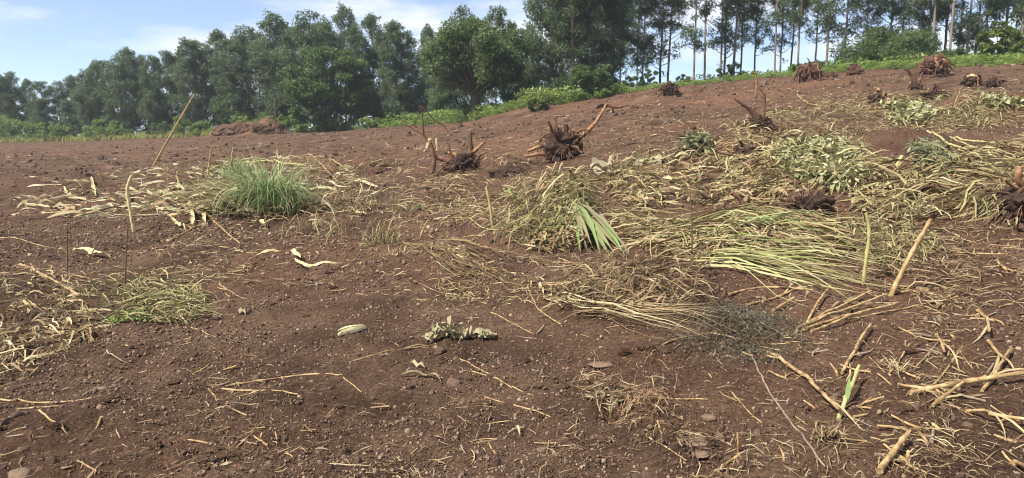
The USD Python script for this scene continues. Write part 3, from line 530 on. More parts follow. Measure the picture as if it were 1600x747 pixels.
SHRUBS = [  # column, beyond the edge, half width px, height px, leaf, words
    (6, 1, 22, 32, 'b', 'green shrub at the far left edge of the field'), (42, 2, 22, 28, 'b', 'second green shrub from the left edge'), (82, 1, 20, 27, 'b', 'bright shrub third from the left edge'),
    (108, 3, 16, 22, 'd', 'small dark shrub under the left gum row'), (158, 1, 22, 28, 'b', 'bright rounded shrub with pale leaf tips in the left row'), (190, 2, 14, 20, 'b', 'low shrub right of the bright rounded shrub'),
    (250, 1, 18, 24, 'd', 'dark green shrub left of the leaning pole'), (283, 1, 16, 30, 'b', 'tall shrub just right of the leaning pole'), (318, 1, 20, 20, 'b', 'flat bright shrub left of the red soil heap'),
    (384, 3, 22, 32, 'b', 'bright green shrub standing behind the red soil heap'), (450, 1, 12, 24, 'b', 'narrow bright shrub right of the soil heap'), (480, 1, 20, 16, 'b', 'low bright shrub in front of the bushy tree, left one'),
    (510, 0.5, 16, 13, 'b', 'low bright shrub in front of the bushy tree, middle one'), (535, 0.5, 18, 15, 'b', 'low bright shrub in front of the bushy tree, right one'), (580, 1, 22, 18, 'b', 'bright low shrub right of the bushy tree'),
    (613, 2, 14, 22, 'b', 'upright shrub left of the forked stump branches'), (736, 3, 22, 26, 'b', 'shrub at the foot of the mango trunk on its left'), (640, 3, 18, 26, 'd', 'grey-green shrub between bushy tree and mango'),
    (775, 3, 18, 26, 'b', 'bright shrub at the right of the mango trunk'), (850, 4, 34, 44, 'd', 'dark feathery shrub left of the tall dark group'), (905, -0.5, 12, 18, 'b', 'small bright shrub before the rounded small tree'),
    (940, -1, 14, 16, 'b', 'small shrub at the right foot of the rounded small tree'), (840, -2, 20, 20, 'y', 'yellowish weedy bush on the berm right of the mango'), (980, 2, 18, 28, 'd', 'pale-flowered shrub between dark group and open stand'),
    (1012, 4, 16, 36, 'd', 'narrow dark shrub at the left of the open stand'), (1068, 5, 14, 26, 'd', 'dark shrub left of the tall bare pale stem'), (1140, 6, 20, 34, 'd', 'dark shrub on the green bank in the open stand'),
    (1165, 4, 16, 18, 'b', 'bright shrub on the green bank'), (1235, 3, 16, 22, 'b', 'bright shrub left of the first far root heap'), (1345, 2, 18, 20, 'b', 'bright shrub behind the small far root heap'),
    (1500, 6, 22, 26, 'b', 'bright bank shrub left of the yellow-green tree'), (1570, 5, 20, 26, 'd', 'dark shrub between the two yellow-green trees')]
for k, (px, t, hw, h, lf, lab) in enumerate(SHRUBS):
    H, R = M_(h, px, t), M_(hw, px, t)
    place_tree('shrub', lab, px, t, broad_tree(200 + k, H, R, 0.0, int(16 + hw * 0.8), 70, 0.26 if px < 600 else 0.2, 0.03, H * 0.5, 0.75, -0.1), 'bark', {'b': 'bush_leaf', 'd': 'broad_leaf', 'y': 'yellow_bush_leaf'}[lf], 'foliage', 'shrub', 'shrubs along the field edge')

# weeds growing along the field edge and on the bank behind it
wr = np.random.default_rng(12)
def weed(seed, n, h, w, L):
    r = np.random.default_rng(seed); c = np.column_stack([r.normal(0, w, n), r.normal(0, w, n), r.random(n) ** 0.7 * h])
    lf = leaves(c, L * r.uniform(0.6, 1.3, n), L * 0.4 * r.uniform(0.6, 1.2, n), r, -0.5)
    st = [tube([[0, 0, -0.05], [q[0] * 0.5, q[1] * 0.5, q[2] * 0.6], q], [0.008, 0.006, 0.003], 3, False) for q in c[::9]]
    return join([lf] + st)
weeds = [('weed', weed(s, 64, h, w, L)) for s, h, w, L in ((1, 0.5, 0.26, 0.2), (2, 0.8, 0.22, 0.22), (3, 0.35, 0.32, 0.18), (4, 1.0, 0.28, 0.24))]
def band(px0, px1, t0, t1, n, s0, s1):
    px = wr.uniform(px0, px1, n); d = ray(px, 200.0); a = np.arctan2(d[:, 0], d[:, 1]); r = edge(a)[0] + wr.uniform(t0, t1, n)
    return np.column_stack([r * np.sin(a), r * np.cos(a)]), wr.uniform(s0, s1, n)
bands = [band(-20, 340, 0, 5, 420, 0.5, 1.0), band(340, 620, 0, 5, 300, 0.5, 0.9), band(610, 780, 0, 5, 340, 0.4, 1.3), band(770, 900, -0.5, 6, 300, 0.4, 1.3), band(880, 980, 0, 6, 220, 0.5, 1.0),
         band(960, 1300, 0.5, 3, 500, 0.3, 0.5), band(960, 1310, 5, 14, 800, 0.6, 1.35), band(1290, 1620, 0, 4, 900, 0.4, 0.75), band(1290, 1620, 3, 10, 900, 0.7, 1.3), band(960, 1620, -0.8, 1.2, 900, 0.25, 0.5)]
wxy = np.vstack([b[0] for b in bands]); ws = np.concatenate([b[1] for b in bands])
instancer('edge_weeds', weeds, 'weed_leaf', np.column_stack([wxy, ground(wxy[:, 0], wxy[:, 1]) - 0.03]), wr.integers(0, 4, len(wxy)), ws, wr,
          'bright green weeds growing along the far edge of the field', 'weeds', smooth=False, yaw_only=True)
# long yellowing grass in the strip at far left
gx, gs = band(-20, 335, -1.5, 1.5, 1500, 0.6, 1.1)
tf = tufts(np.column_stack([gx, ground(gx[:, 0], gx[:, 1])]), wr.uniform(0, 6.28, 1500), gs * 0.9, np.full(1500, 0.06), wr.uniform(0.9, 1.5, 1500), wr.uniform(0.3, 1.4, 1500), wr)
look('strip_grass', [(0, (0.16, 0.21, 0.06)), (0.4, (0.30, 0.30, 0.09)), (0.8, (0.44, 0.37, 0.14)), (1, (0.5, 0.42, 0.2))], rough=0.6, translucent=0.3)
tag(obj('edge_grass', tf, 'strip_grass'), 'yellowing long grass along the far left field edge', 'grass', kind='stuff')

# ------------------------------------------------------------------ stalks
srng = np.random.default_rng(31)
def hits(pts): return hit(np.array([p[0] for p in pts], float), np.array([p[1] for p in pts], float))
def stalk(pts, rad, label, mat='dry_stalk', name='dry_stalk', lift=(0, 0), nodes=True, leaf=0, group='dry stalks lying about the field', cat='stalk', taper=0.75):
    """A stem lying along photo pixels, on the ground; lift raises its two ends."""
    w = hits(pts); p = resample(w, 0.035); t = np.linspace(0, 1, len(p))
    p[:, :2] += np.cumsum(srng.normal(0, 0.0016, (len(p), 2)), 0)
    gz = ground(p[:, 0], p[:, 1]); k = max(3, len(p) // 3); gz = np.convolve(np.r_[[gz[0]] * k, gz, [gz[-1]] * k], np.ones(2 * k + 1) / (2 * k + 1), 'same')[k:-k] * 0.75 + np.maximum(gz, 0 * gz - 99) * 0.25
    p[:, 2] = np.maximum(gz, ground(p[:, 0], p[:, 1]) - rad * 0.5) + rad * 0.9 + np.interp(t, [0, 1], lift)
    return stem(p, rad, label, mat, name, nodes, leaf, group, cat, taper)
def stem(p, rad, label, mat, name, nodes, leaf, group, cat, taper=0.75):
    t = np.linspace(0, 1, len(p)); s = np.r_[0, np.cumsum(np.linalg.norm(np.diff(p, axis=0), axis=1))]
    r = rad * (1 - (1 - taper) * t)
    if nodes:
        gap = 0.11 + 0.06 * srng.random(); r = r * (1 + 0.42 * np.exp(-(((s + srng.random()) % gap - gap / 2) / 0.014) ** 2))
    root = thing(name, label, cat, p[0], 0, None, group)
    obj('stem', shift(tube(p, r, 8), p[0]), mat, root, True)
    for q in range(leaf):
        i = int(srng.integers(len(p) // 4, len(p))); L = srng.uniform(0.15, 0.4)
        a = math.atan2(*(p[-1] - p[0])[[1, 0]]) + srng.normal(0, 0.3)
        lf = tufts(p[i:i + 1], np.array([a]), np.array([L]), np.array([rad * 1.5]), np.array([srng.uniform(-0.3, 0.25)]), np.array([1.2]), srng)
        obj('leaf', shift(lf, p[0]), 'pale_husk', root)
    return root
def upright(pts, rad, label, mat='dry_stalk', name='standing_stalk', nodes=True, leaf=0, group=None, cat='stalk', taper=0.7, lean=0.0):
    """A stem rooted where the first pixel meets the ground, rising through the others."""
    b = hits(pts[:1])[0]; q = [b - [0, 0, 0.06]]
    for k, (px, py) in enumerate(pts[1:]): q.append(at_depth(np.array(float(px)), np.array(float(py)), b[1] + lean * (k + 1)))
    return stem(resample(q, 0.04), rad, label, mat, name, nodes, leaf, group, cat, taper)

TH, MD, TN = 0.0145 * .86, 0.0088 * .9, 0.005
S = [  # pixels, radius, material, words
    ([(1260, 508), (1275, 475), (1291, 458)], TH, 'd', 'thick bent stalk standing up left end of the cut bundle'), ([(1245, 515), (1316, 494), (1385, 470)], TH, 'd', 'upper thick stalk of the cut bundle'),
    ([(1255, 522), (1330, 503), (1402, 487)], TH, 'd', 'middle stalk of the cut bundle'), ([(1266, 529), (1298, 519), (1331, 510)], TH, 'd', 'short lowest stalk of the cut bundle'),
    ([(1262, 506), (1310, 487), (1360, 466)], TH, 'd', 'topmost stalk of the cut bundle'), ([(1272, 515), (1380, 492), (1492, 473)], MD, 'd', 'longest stalk of the cut bundle reaching right'),
    ([(1315, 591), (1335, 561), (1359, 529)], TH, 'd', 'thick forked stalk below the cut bundle'), ([(1327, 571), (1330, 593)], MD, 'd', 'short side piece beside the thick forked stalk'),
    ([(1200, 553), (1255, 606), (1306, 661)], 0.015, 'd', 'long straight stalk sloping down to the green-tipped one'), ([(1342, 640), (1373, 621)], MD, 'd', 'short straight piece right of the green-tipped stalk'),
    ([(1388, 594), (1403, 572), (1419, 552)], MD, 'd', 'stalk leaning in the sparse stubble at right'), ([(1357, 564), (1380, 590)], TN, 'd', 'thin piece crossing the sparse stubble at right'),
    ([(1461, 537), (1472, 571)], TH, 'd', 'short upright-lying orange piece in the right stubble'), ([(1438, 575), (1465, 548)], MD, 'g', 'greyish piece beside the short orange piece'),
    ([(1453, 615), (1482, 580), (1503, 552)], MD, 'd', 'stalk slanting above the long thick stalk'), ([(1421, 629), (1510, 617), (1604, 606)], 0.019, 'd', 'long thick stalk running out at the right edge'),
    ([(1455, 647), (1503, 626)], TH, 'd', 'thick short piece below the long thick stalk'), ([(1509, 654), (1538, 667)], TH, 'd', 'short thick piece right of the thick short piece'),
    ([(1546, 656), (1604, 681)], TH, 'd', 'thick stalk cut by the right edge near the bottom'), ([(1532, 626), (1556, 598), (1578, 573)], TH, 'd', 'thick stalk crossing over the long thick stalk'),
    ([(1526, 493), (1539, 518), (1540, 546)], 0.014, 'd', 'knobbly stalk hanging down at right, upper piece'), ([(1542, 551), (1565, 584)], 0.014, 'd', 'knobbly stalk at right, lower piece'),
    ([(1375, 748), (1398, 722), (1421, 700)], 0.019, 'd', 'thick stalk rising from the bottom edge'), ([(1166, 537), (1192, 602), (1240, 669), (1292, 737)], MD, 'g', 'long thin grey stalk curving down to the bottom'),
    ([(1415, 729), (1450, 744)], MD, 'd', 'thin piece right of the thick bottom stalk'), ([(1311, 675), (1327, 695)], MD, 'd', 'short piece under the green-tipped stalk'),
    ([(1267, 695), (1277, 660)], MD, 'd', 'tan upright-lying piece left of the green-tipped stalk'), ([(1235, 650), (1263, 672)], TN, 'd', 'thin piece left of the tan upright-lying one'),
    ([(1584, 725), (1602, 750)], TH, 'd', 'stalk in the bottom right corner'), ([(1563, 460), (1604, 504)], TN, 'g', 'thin grey stem at the right edge'), ([(1200, 537), (1292, 544)], TN, 'd', 'thin straw left of the thick forked stalk'),
    ([(945, 616), (1020, 624), (1102, 632)], MD, 'd', 'long straw lying across the dark hole'), ([(916, 582), (970, 617)], TN, 'd', 'straw running into the dark hole from behind'),
    ([(945, 584), (1037, 623)], TN, 'd', 'straw slanting above the long straw by the hole'), ([(906, 600), (940, 618)], TN, 'd', 'short straw left of the dark hole'),
    ([(1036, 540), (1086, 526), (1150, 532)], MD, 'd', 'pale bowed straw before the grey-green weeds'), ([(1144, 622), (1192, 663)], TN, 'd', 'thin straw right of the long straw by the hole'),
    ([(800, 599), (858, 629)], TN, 'd', 'straw in the small hollow left of the hole'), ([(800, 631), (861, 648)], TN, 'd', 'straw below the small hollow left of the hole'), ([(1010, 684), (1070, 727)], TN, 'd', 'thin straw below the hole slanting right'),
    ([(1134, 731), (1154, 718)], MD, 'd', 'short chip near the bottom middle'), ([(1028, 663), (1036, 682)], MD, 'd', 'short pale chip below the dark hole'),
    ([(0, 617), (60, 622), (122, 623), (160, 619)], MD, 'd', 'long straw at the left edge, upper one'), ([(25, 630), (97, 632)], TN, 'd', 'straw at the left edge, lower one'), ([(61, 640), (91, 661)], MD, 'd', 'chip below the straws at the left edge'),
    ([(149, 666), (158, 646)], MD, 'd', 'small chip standing left of centre bottom'), ([(134, 748), (160, 722)], MD, 'd', 'chip at the bottom left edge'), ([(225, 748), (274, 730)], TN, 'd', 'thin straw at the bottom left'),
    ([(0, 706), (43, 692)], TN, 'd', 'thin straw at the left border near the bottom'), ([(346, 597), (405, 606), (467, 616)], MD, 'd', 'lower straw of the V-shaped pair'), ([(352, 594), (420, 586), (484, 583), (530, 587)], MD, 'd', 'upper straw of the V-shaped pair'),
    ([(534, 587), (563, 610)], TN, 'd', 'short straw right of the V-shaped pair'), ([(546, 568), (610, 551), (669, 538)], MD, 'd', 'thin stem leading into the crumpled grey leaves'), ([(717, 552), (760, 578), (802, 601)], TN, 'd', 'straw slanting right from the crumpled leaves'),
    ([(743, 608), (802, 630)], TN, 'd', 'straw right of the foreground middle'), ([(737, 577), (780, 592)], TN, 'd', 'short straw beside the slanting straw'), ([(0, 375), (50, 380), (102, 387)], MD, 'd', 'brown stem at the left edge under the big grey leaf'),
    ([(32, 411), (77, 434), (124, 455)], 0.016, 'd', 'thick stalk slanting in the left litter'), ([(112, 425), (165, 437)], MD, 'd', 'stalk right of the thick slanting one in the left litter'), ([(339, 433), (362, 445), (383, 458)], MD, 'd', 'curved straw right of the drooping green blades'),
    ([(38, 468), (59, 478)], 0.022, 'd', 'short fat stalk end in the left straw mat'), ([(605, 302), (640, 297), (707, 269)], MD, 'd', 'pale bent straw under the forked stump'), ([(725, 288), (745, 285), (764, 287)], MD, 'd', 'pale chip right of the bent straw'),
    ([(780, 245), (796, 282)], 0.018, 'r', 'brown stick leaning by the dark soil heap'), ([(707, 318), (735, 340), (768, 358), (806, 354)], MD, 'o', 'bowed pale stalk left of the cut grass heap'),
    ([(926, 323), (952, 353), (980, 386)], 0.035, 'g', 'thick grey-brown stem right of the green leaf fan'), ([(854, 322), (866, 374), (871, 386)], 0.016, 'd', 'pale limp stem hanging over the cut grass heap'),
    ([(825, 440), (838, 474), (878, 506)], MD, 'd', 'bent stalk below the straw trail'), ([(767, 485), (834, 519)], TN, 'd', 'thin straw right of the crumpled leaves'), ([(1425, 403), (1500, 403), (1573, 404)], 0.013, 'd', 'level stalk crossing right of the leaning tan stalk'),
    ([(1484, 383), (1510, 407)], 0.015, 'd', 'stalk crossing the level one at right'), ([(1363, 413), (1406, 397)], 0.014, 'd', 'short stalk between the upright and the leaning tan one'), ([(1441, 211), (1507, 222), (1587, 228)], 0.02, 'o', 'long pale reed by the soil mound, upper one'),
    ([(1443, 213), (1475, 224), (1495, 236), (1508, 262)], 0.02, 'o', 'long pale reed by the soil mound, drooping one'), ([(1440, 215), (1500, 228), (1560, 250)], 0.016, 'o', 'long pale reed by the soil mound, lowest one'),
    ([(1140, 455), (1200, 446), (1270, 455)], 0.012, 'd', 'thin stalk under the pale reed sheaf'), ([(1172, 468), (1262, 446)], 0.012, 'd', 'pale stalk crossing below the reed sheaf'), ([(1207, 476), (1240, 465)], 0.014, 'd', 'stub left of the cut bundle'),
    ([(1262, 188), (1289, 169)], 0.03, 'w', 'dark broken limb in the upper litter'), ([(1246, 141), (1253, 156), (1282, 172)], 0.025, 'd', 'long bent stick in the upper litter'), ([(1160, 242), (1213, 275)], 0.03, 'r', 'reddish root piece lying in the upper litter'),
    ([(1083, 347), (1122, 330)], 0.018, 'r', 'orange-brown stick left of the red root'), ([(920, 500), (960, 484), (1010, 492)], TN, 'd', 'bowed straw left of the grey-green weeds'), ([(1095, 470), (1185, 463)], TN, 'd', 'straw behind the grey-green weeds'),
    ([(298, 505), (340, 520)], TN, 'd', 'thin straw right below the drooping blades'), ([(700, 430), (760, 470)], TN, 'd', 'thin straw under the straw trail'), ([(640, 425), (700, 450)], TN, 'd', 'thin straw left of the straw trail'),
    ([(1040, 318), (1082, 300)], 0.013, 'o', 'green-tan straw left of the red root'), ([(1300, 600), (1322, 590)], TN, 'd', 'crumb of straw by the forked stalk'), ([(1500, 560), (1520, 585)], TN, 'd', 'thin piece left of the knobbly stalk'),
    ([(1560, 490), (1602, 480)], MD, 'd', 'stalk at the right border beside the thin grey stem'), ([(1480, 640), (1520, 660)], TN, 'd', 'thin straw under the long thick stalk'), ([(1390, 700), (1360, 690)], TN, 'd', 'thin straw above the bottom thick stalk')]
MATS = {'d': 'dry_stalk', 'g': 'grey_stalk', 'o': 'green_stalk', 'r': 'root_wood', 'w': 'twig'}
for k, (pts, rad, m, words) in enumerate(S):
    far = math.hypot(*hits(pts[:1])[0][:2])
    up = (0, 0.05) if rad >= TH and far < 8 else (0, 0)
    stalk(pts, rad * (0.8 if far < 9 else 1.0), words, MATS[m], 'dry_stalk', up, m in 'do', (2 if k % 2 else 1) if rad >= 0.012 else int(k % 4 == 0 and rad > .006))
stalk([(1311, 661), (1326, 633), (1343, 603)], 0.012, 'stalk with a bright green tip in the right foreground', 'green_stalk', lift=(0, 0.10), group=None)
gb = tufts(hits([(1322, 640)]) + [0, 0, 0.05], np.array([1.0]), np.array([0.14]), np.array([0.03]), np.array([0.9]), np.array([0.3]), srng)
tag(obj('green_shoot', gb, 'green_blade'), 'bright green leaf blade on the green-tipped stalk', 'leaf')

# stems that stand up
upright([(238, 259), (272, 202), (304, 147)], 0.042, 'long pale pole leaning to the right above the green grass clump', name='leaning_pole', group=None, cat='pole')
cane = upright([(210, 361), (203, 326), (199, 302), (206, 274)], 0.027, 'bent husk stalk standing in the left litter', 'husk', group=None, nodes=True, taper=.8)
cb = hits([(210, 361)])[0]; q = np.stack([at_depth(np.array(float(x)), np.array(float(y)), cb[1]) for x, y in [(205, 277), (211, 269), (217, 267), (220, 275), (221, 290)]]); q = resample(q, .03); tq = np.linspace(0, 1, len(q))
wv = np.stack([np.cos(tq * 2.2 + .4), np.sin(tq * 2.2 + .4), .5 * np.sin(tq * 5)], -1); wv /= np.linalg.norm(wv, axis=1, keepdims=True)
obj('leaf', shift(strip(q[None], wv[None], (.085 * np.minimum(1, .3 + 2 * tq) * (1 - .7 * tq ** 3))[None]), np.array(cane.GetAttribute('xformOp:translate').Get())), 'pale_husk', cane)
upright([(324, 275), (328, 250), (331, 229)], 0.034, 'thin stake behind the grass clump, left one', group=None)
upright([(359, 276), (362, 250), (365, 230)], 0.034, 'thin stake behind the grass clump, right one', group=None)
stalk([(334, 276), (345, 262), (375, 256), (420, 257), (470, 264)], 0.028, 'long grey-green stem arching behind the green grass clump', 'green_stalk', lift=(.02, .1), group=None)
for k, pts in enumerate([[(432, 240), (452, 255), (478, 262)], [(482, 245), (510, 268), (530, 285)], [(515, 255), (540, 265), (560, 275)], [(276, 280), (290, 305)], [(300, 330), (340, 355), (375, 380)], [(262, 375), (300, 362), (335, 350)]]):
    stalk(pts, 0.022 if k < 4 else 0.012, ['thick pale stalk end sticking up behind the grass clump', 'thick pale stalk right behind the grass clump', 'tan stalk right of the thick pale one behind the grass', 'short tan stalk in the arched grey leaves', 'thin straw running right below the grass clump', 'brown stem below the arched grey leaves'][k], lift=(0.1, 0) if k < 4 else (0, 0.02), leaf=1 if k < 3 else 0)
upright([(104, 421), (105, 380), (106, 338)], 0.007, 'thin dark twig standing in the left litter, left one', 'twig', 'standing_twig', False, cat='twig')
upright([(193, 445), (197, 400), (199, 358)], 0.009, 'thin dark twig standing in the left litter, right one', 'twig', 'standing_twig', False, cat='twig')
upright([(127, 420), (150, 385), (176, 352)], 0.007, 'thin twig leaning between the two dark twigs', 'twig', 'standing_twig', False, cat='twig')
upright([(770, 352), (766, 325), (760, 294)], 0.02, 'pale stake standing left of the cut grass heap', 'green_stalk')
upright([(1348, 446), (1354, 400), (1358, 370), (1353, 333)], 0.016, 'upright green stalk right of the reed sheaf', 'green_stalk')
upright([(1388, 460), (1418, 408), (1440, 368), (1455, 342)], 0.021, 'thick leaning tan stalk right of the upright green one')
upright([(1081, 402), (1081, 345), (1078, 300)], 0.009, 'thin brown twig standing left of the reed sheaf', 'twig', 'standing_twig', False, cat='twig')
upright([(602, 372), (608, 355), (616, 338)], 0.010, 'stem rising from the dried tuft', 'green_stalk')
upright([(656, 369), (662, 356), (670, 344)], 0.016, 'short chip standing right of the dried tuft')
upright([(1395, 268), (1402, 258), (1410, 243)], 0.03, 'short yellow-green stub before the soil mound', 'green_stalk')
upright([(1088, 412), (1094, 395), (1104, 382)], 0.010, 'dark fork of twig at the root of the reed sheaf', 'twig', 'standing_twig', False, cat='twig')
upright([(1153, 713), (1153, 690), (1152, 676)], 0.006, 'tiny upright straw near the bottom middle')
upright([(1180, 150), (1182, 132), (1179, 112)], 0.05, 'orange branch standing behind the dark forked root', 'orange_root', 'standing_branch', False, cat='branch')

# ------------------------------------------------------------------ husks and broad leaves lying about
hrng = np.random.default_rng(8)
def ground_leaf(pts, width, label, mat='grey_husk', name='dry_leaf', group='dry maize leaves lying about the field', arch=0.04, cat='leaf'):
    w = hits(pts); p = resample(w, 0.03); t = np.linspace(0, 1, len(p)); far = math.hypot(*w[0][:2])
    width *= 0.95 if far > 7 else 0.75; p[:, 2] = ground(p[:, 0], p[:, 1]) + (0.06 if far > 7 else 0.012) + arch * np.abs(np.sin(np.pi * t * hrng.integers(1, 3))) * hrng.uniform(0.5, 1)
    d = np.gradient(p, axis=0); a = np.arctan2(d[:, 1], d[:, 0]); roll = hrng.normal(0.35, 0.25) + np.cumsum(hrng.normal(0, 0.14, len(p)))
    side = np.stack([-np.sin(a) * np.cos(roll), np.cos(a) * np.cos(roll), np.sin(roll)], -1)
    prof = width * (np.minimum(1, 0.35 + 3 * t) * np.minimum(1, 0.15 + 2.6 * (1 - t))) * (1 + 0.12 * hrng.normal(0, 1, len(p)))
    o = p[0].copy(); mid = p - [0, 0, 0.22 * width]      # a keel, so that the leaf is a folded sheet
    e1, e2 = p - side * prof[:, None] / 2, p + side * prof[:, None] / 2; e1[:, 2] += 0.004; k = len(p)
    mid[:, 2] = np.maximum(mid[:, 2], ground(p[:, 0], p[:, 1]) + 0.004)
    v = np.stack([e1, mid, e2], 1).reshape(-1, 3) - o; b = np.arange(k - 1)[:, None] * 3
    f = np.vstack([b + [0, 1, 4], b + [0, 4, 3], b + [1, 2, 5], b + [1, 5, 4]])
    q = obj(name, (v, f), mat, smooth=True); UsdGeom.Xformable(q).AddTranslateOp().Set(Gf.Vec3d(*o)); return tag(q, label, cat, group)
for pts, w, m, words in [
        ([(32, 317), (70, 322), (107, 334)], .16, 'grey_husk', 'big grey leaf at the left end of the left litter'), ([(62, 314), (139, 312), (195, 316)], .09, 'grey_husk', 'long pale leaf right of the big grey leaf'),
        ([(174, 311), (205, 318), (240, 334)], .12, 'grey_husk', 'pale leaf behind the bent husk stalk'), ([(206, 311), (230, 300), (257, 297), (280, 306), (298, 318)], .11, 'grey_husk', 'arched grey leaf left of the green grass'),
        ([(222, 303), (254, 311), (287, 326)], .10, 'grey_husk', 'silvery leaf below the arched one'), ([(88, 293), (105, 293), (124, 299)], .16, 'husk', 'cream husk above the big grey leaf'), ([(100, 298), (118, 312)], .08, 'husk', 'narrow husk below the cream husk'),
        ([(143, 285), (150, 310)], .10, 'husk', 'upright yellow husk in the left litter'), ([(36, 281), (70, 282)], .07, 'husk', 'tan strip on bare soil above the left litter'), ([(113, 396), (140, 398), (173, 405)], .09, 'husk', 'cream husk between the two dark twigs'),
        ([(130, 446), (160, 448), (185, 452)], .06, 'grey_husk', 'twisted pale leaf right of the thick slanting stalk'), ([(255, 348), (268, 352), (290, 366)], .06, 'husk', 'curled strip below the arched leaf'), ([(293, 343), (302, 352), (296, 362)], .07, 'husk', 'curled hook of husk below the grass clump'),
        ([(318, 346), (322, 358)], .08, 'husk', 'small hanging husk below the grass clump'), ([(164, 544), (167, 555), (180, 564), (231, 569)], .022, 'grey_husk', 'curled pale strip in the left foreground'), ([(126, 514), (131, 529)], .035, 'grey_husk', 'pale scrap under the left straw mat'),
        ([(488, 355), (508, 350)], .10, 'husk', 'cream husk right under the grass clump'), ([(552, 340), (572, 342)], .08, 'husk', 'pale husk right of the grass clump'), ([(406, 350), (415, 358)], .08, 'husk', 'small white husk under the grass clump'),
        ([(400, 402), (440, 396)], .07, 'husk', 'flat husk below the grass clump'), ([(455, 395), (470, 404)], .07, 'husk', 'curled husk right of the flat one'), ([(460, 407), (500, 416), (540, 412)], .05, 'husk', 'pinkish strip on bare soil in the middle left'),
        ([(995, 312), (1012, 318)], .12, 'husk', 'white husk right behind the green leaf fan'), ([(1030, 312), (1048, 300), (1066, 300)], .09, 'wilted_leaf', 'bowed yellow leaf behind the red root'), ([(1030, 285), (1050, 290)], .12, 'husk', 'cream leaf below the banana trash'),
        ([(940, 272), (952, 258), (960, 248)], .09, 'grey_husk', 'grey leaf rib at the left of the banana trash'), ([(960, 256), (985, 270), (1008, 300)], .09, 'grey_husk', 'long limp leaf of the banana trash'), ([(985, 250), (992, 262), (990, 268)], .14, 'wilted_leaf', 'yellowish leaf standing in the banana trash'),
        ([(1012, 265), (1030, 262), (1034, 280)], .10, 'grey_husk', 'mauve-grey curled leaf of the banana trash'), ([(1022, 268), (1028, 290)], .08, 'husk', 'brown hanging leaf of the banana trash'), ([(1300, 480), (1340, 470)], .04, 'grey_husk', 'pale leaf on the cut bundle'),
        ([(840, 440), (850, 460)], .04, 'husk', 'scrap of husk under the straw trail'), ([(640, 567), (664, 572)], .035, 'grey_husk', 'crumpled scrap below the crumpled leaves, upper one'), ([(625, 585), (655, 584), (690, 596)], .035, 'grey_husk', 'crumpled scrap below the crumpled leaves, lower one'),
        ([(342, 727), (365, 723)], .03, 'grey_husk', 'small pale leaf on the dark clods'), ([(370, 485), (384, 492)], .07, 'grey_husk', 'pale crumpled scrap right of the drooping blades'), ([(1165, 300), (1185, 293), (1205, 297)], .07, 'green_blade', 'pale green blade above the red root'),
        ([(566, 330), (580, 336)], .08, 'husk', 'cream scrap right of the dry stems'), ([(195, 500), (240, 497)], .05, 'wilted_leaf', 'yellow strip under the drooping blades'), ([(105, 495), (112, 510)], .05, 'husk', 'scrap of husk in the left straw mat'),
        ([(805, 665), (812, 676)], .02, 'husk', 'tiny pale chip in the middle foreground'), ([(1185, 382), (1192, 395)], .05, 'husk', 'cream husk in the reed sheaf'), ([(1440, 245), (1470, 252), (1482, 262)], .09, 'green_blade', 'blue-green blade right of the soil mound, upper one'),
        ([(1437, 256), (1460, 262), (1472, 274)], .09, 'green_blade', 'blue-green blade right of the soil mound, lower one')]:
    ground_leaf(pts, w * 0.9, words, m)

# the maize cob in its husk, leaves folded round it
p = hits([(529, 524), (571, 511)]); ax = p[1] - p[0]; L = np.linalg.norm(ax); ax /= L
cob = thing('maize_cob', 'pale maize cob in its husk lying alone on the soil', 'maize cob', p.mean(0) + [0, 0, 0.022], 0)
t = np.linspace(0, 1, 22); prof = 0.035 * np.sin(np.pi * np.clip(t * 0.72 + 0.25, 0, 1)) ** 0.8 + 0.002
obj('husk', tube((t - 0.5)[:, None] * L * ax + np.array([0, 0, 0.006]) * np.sin(np.pi * t)[:, None], prof[::1] * np.where(t < 0.35, 0.35 + t * 1.86, 1), 14), 'cob_husk', cob, True)
sd = np.cross(ax, [0, 0, 1.0])
for k, (o, q) in enumerate([(0.9, 1.0), (-0.6, 1.02), (0.1, 1.05)]):
    pp = ((t - 0.5) * q)[:, None] * L * ax + (prof * 0.9 * math.sin(o))[:, None] * sd + np.array([0, 0, 1.0]) * (prof * math.cos(o) * 1.05 + 0.005)[:, None]
    tl = sd * math.cos(o) - np.array([0, 0, 1.0]) * math.sin(o)
    obj('husk_leaf', strip(pp[None], np.broadcast_to(tl, (1, 22, 3)), (0.03 * np.sin(np.pi * np.clip(t * 0.9 + 0.06, 0, 1)))[None]), 'cob_husk', cob)

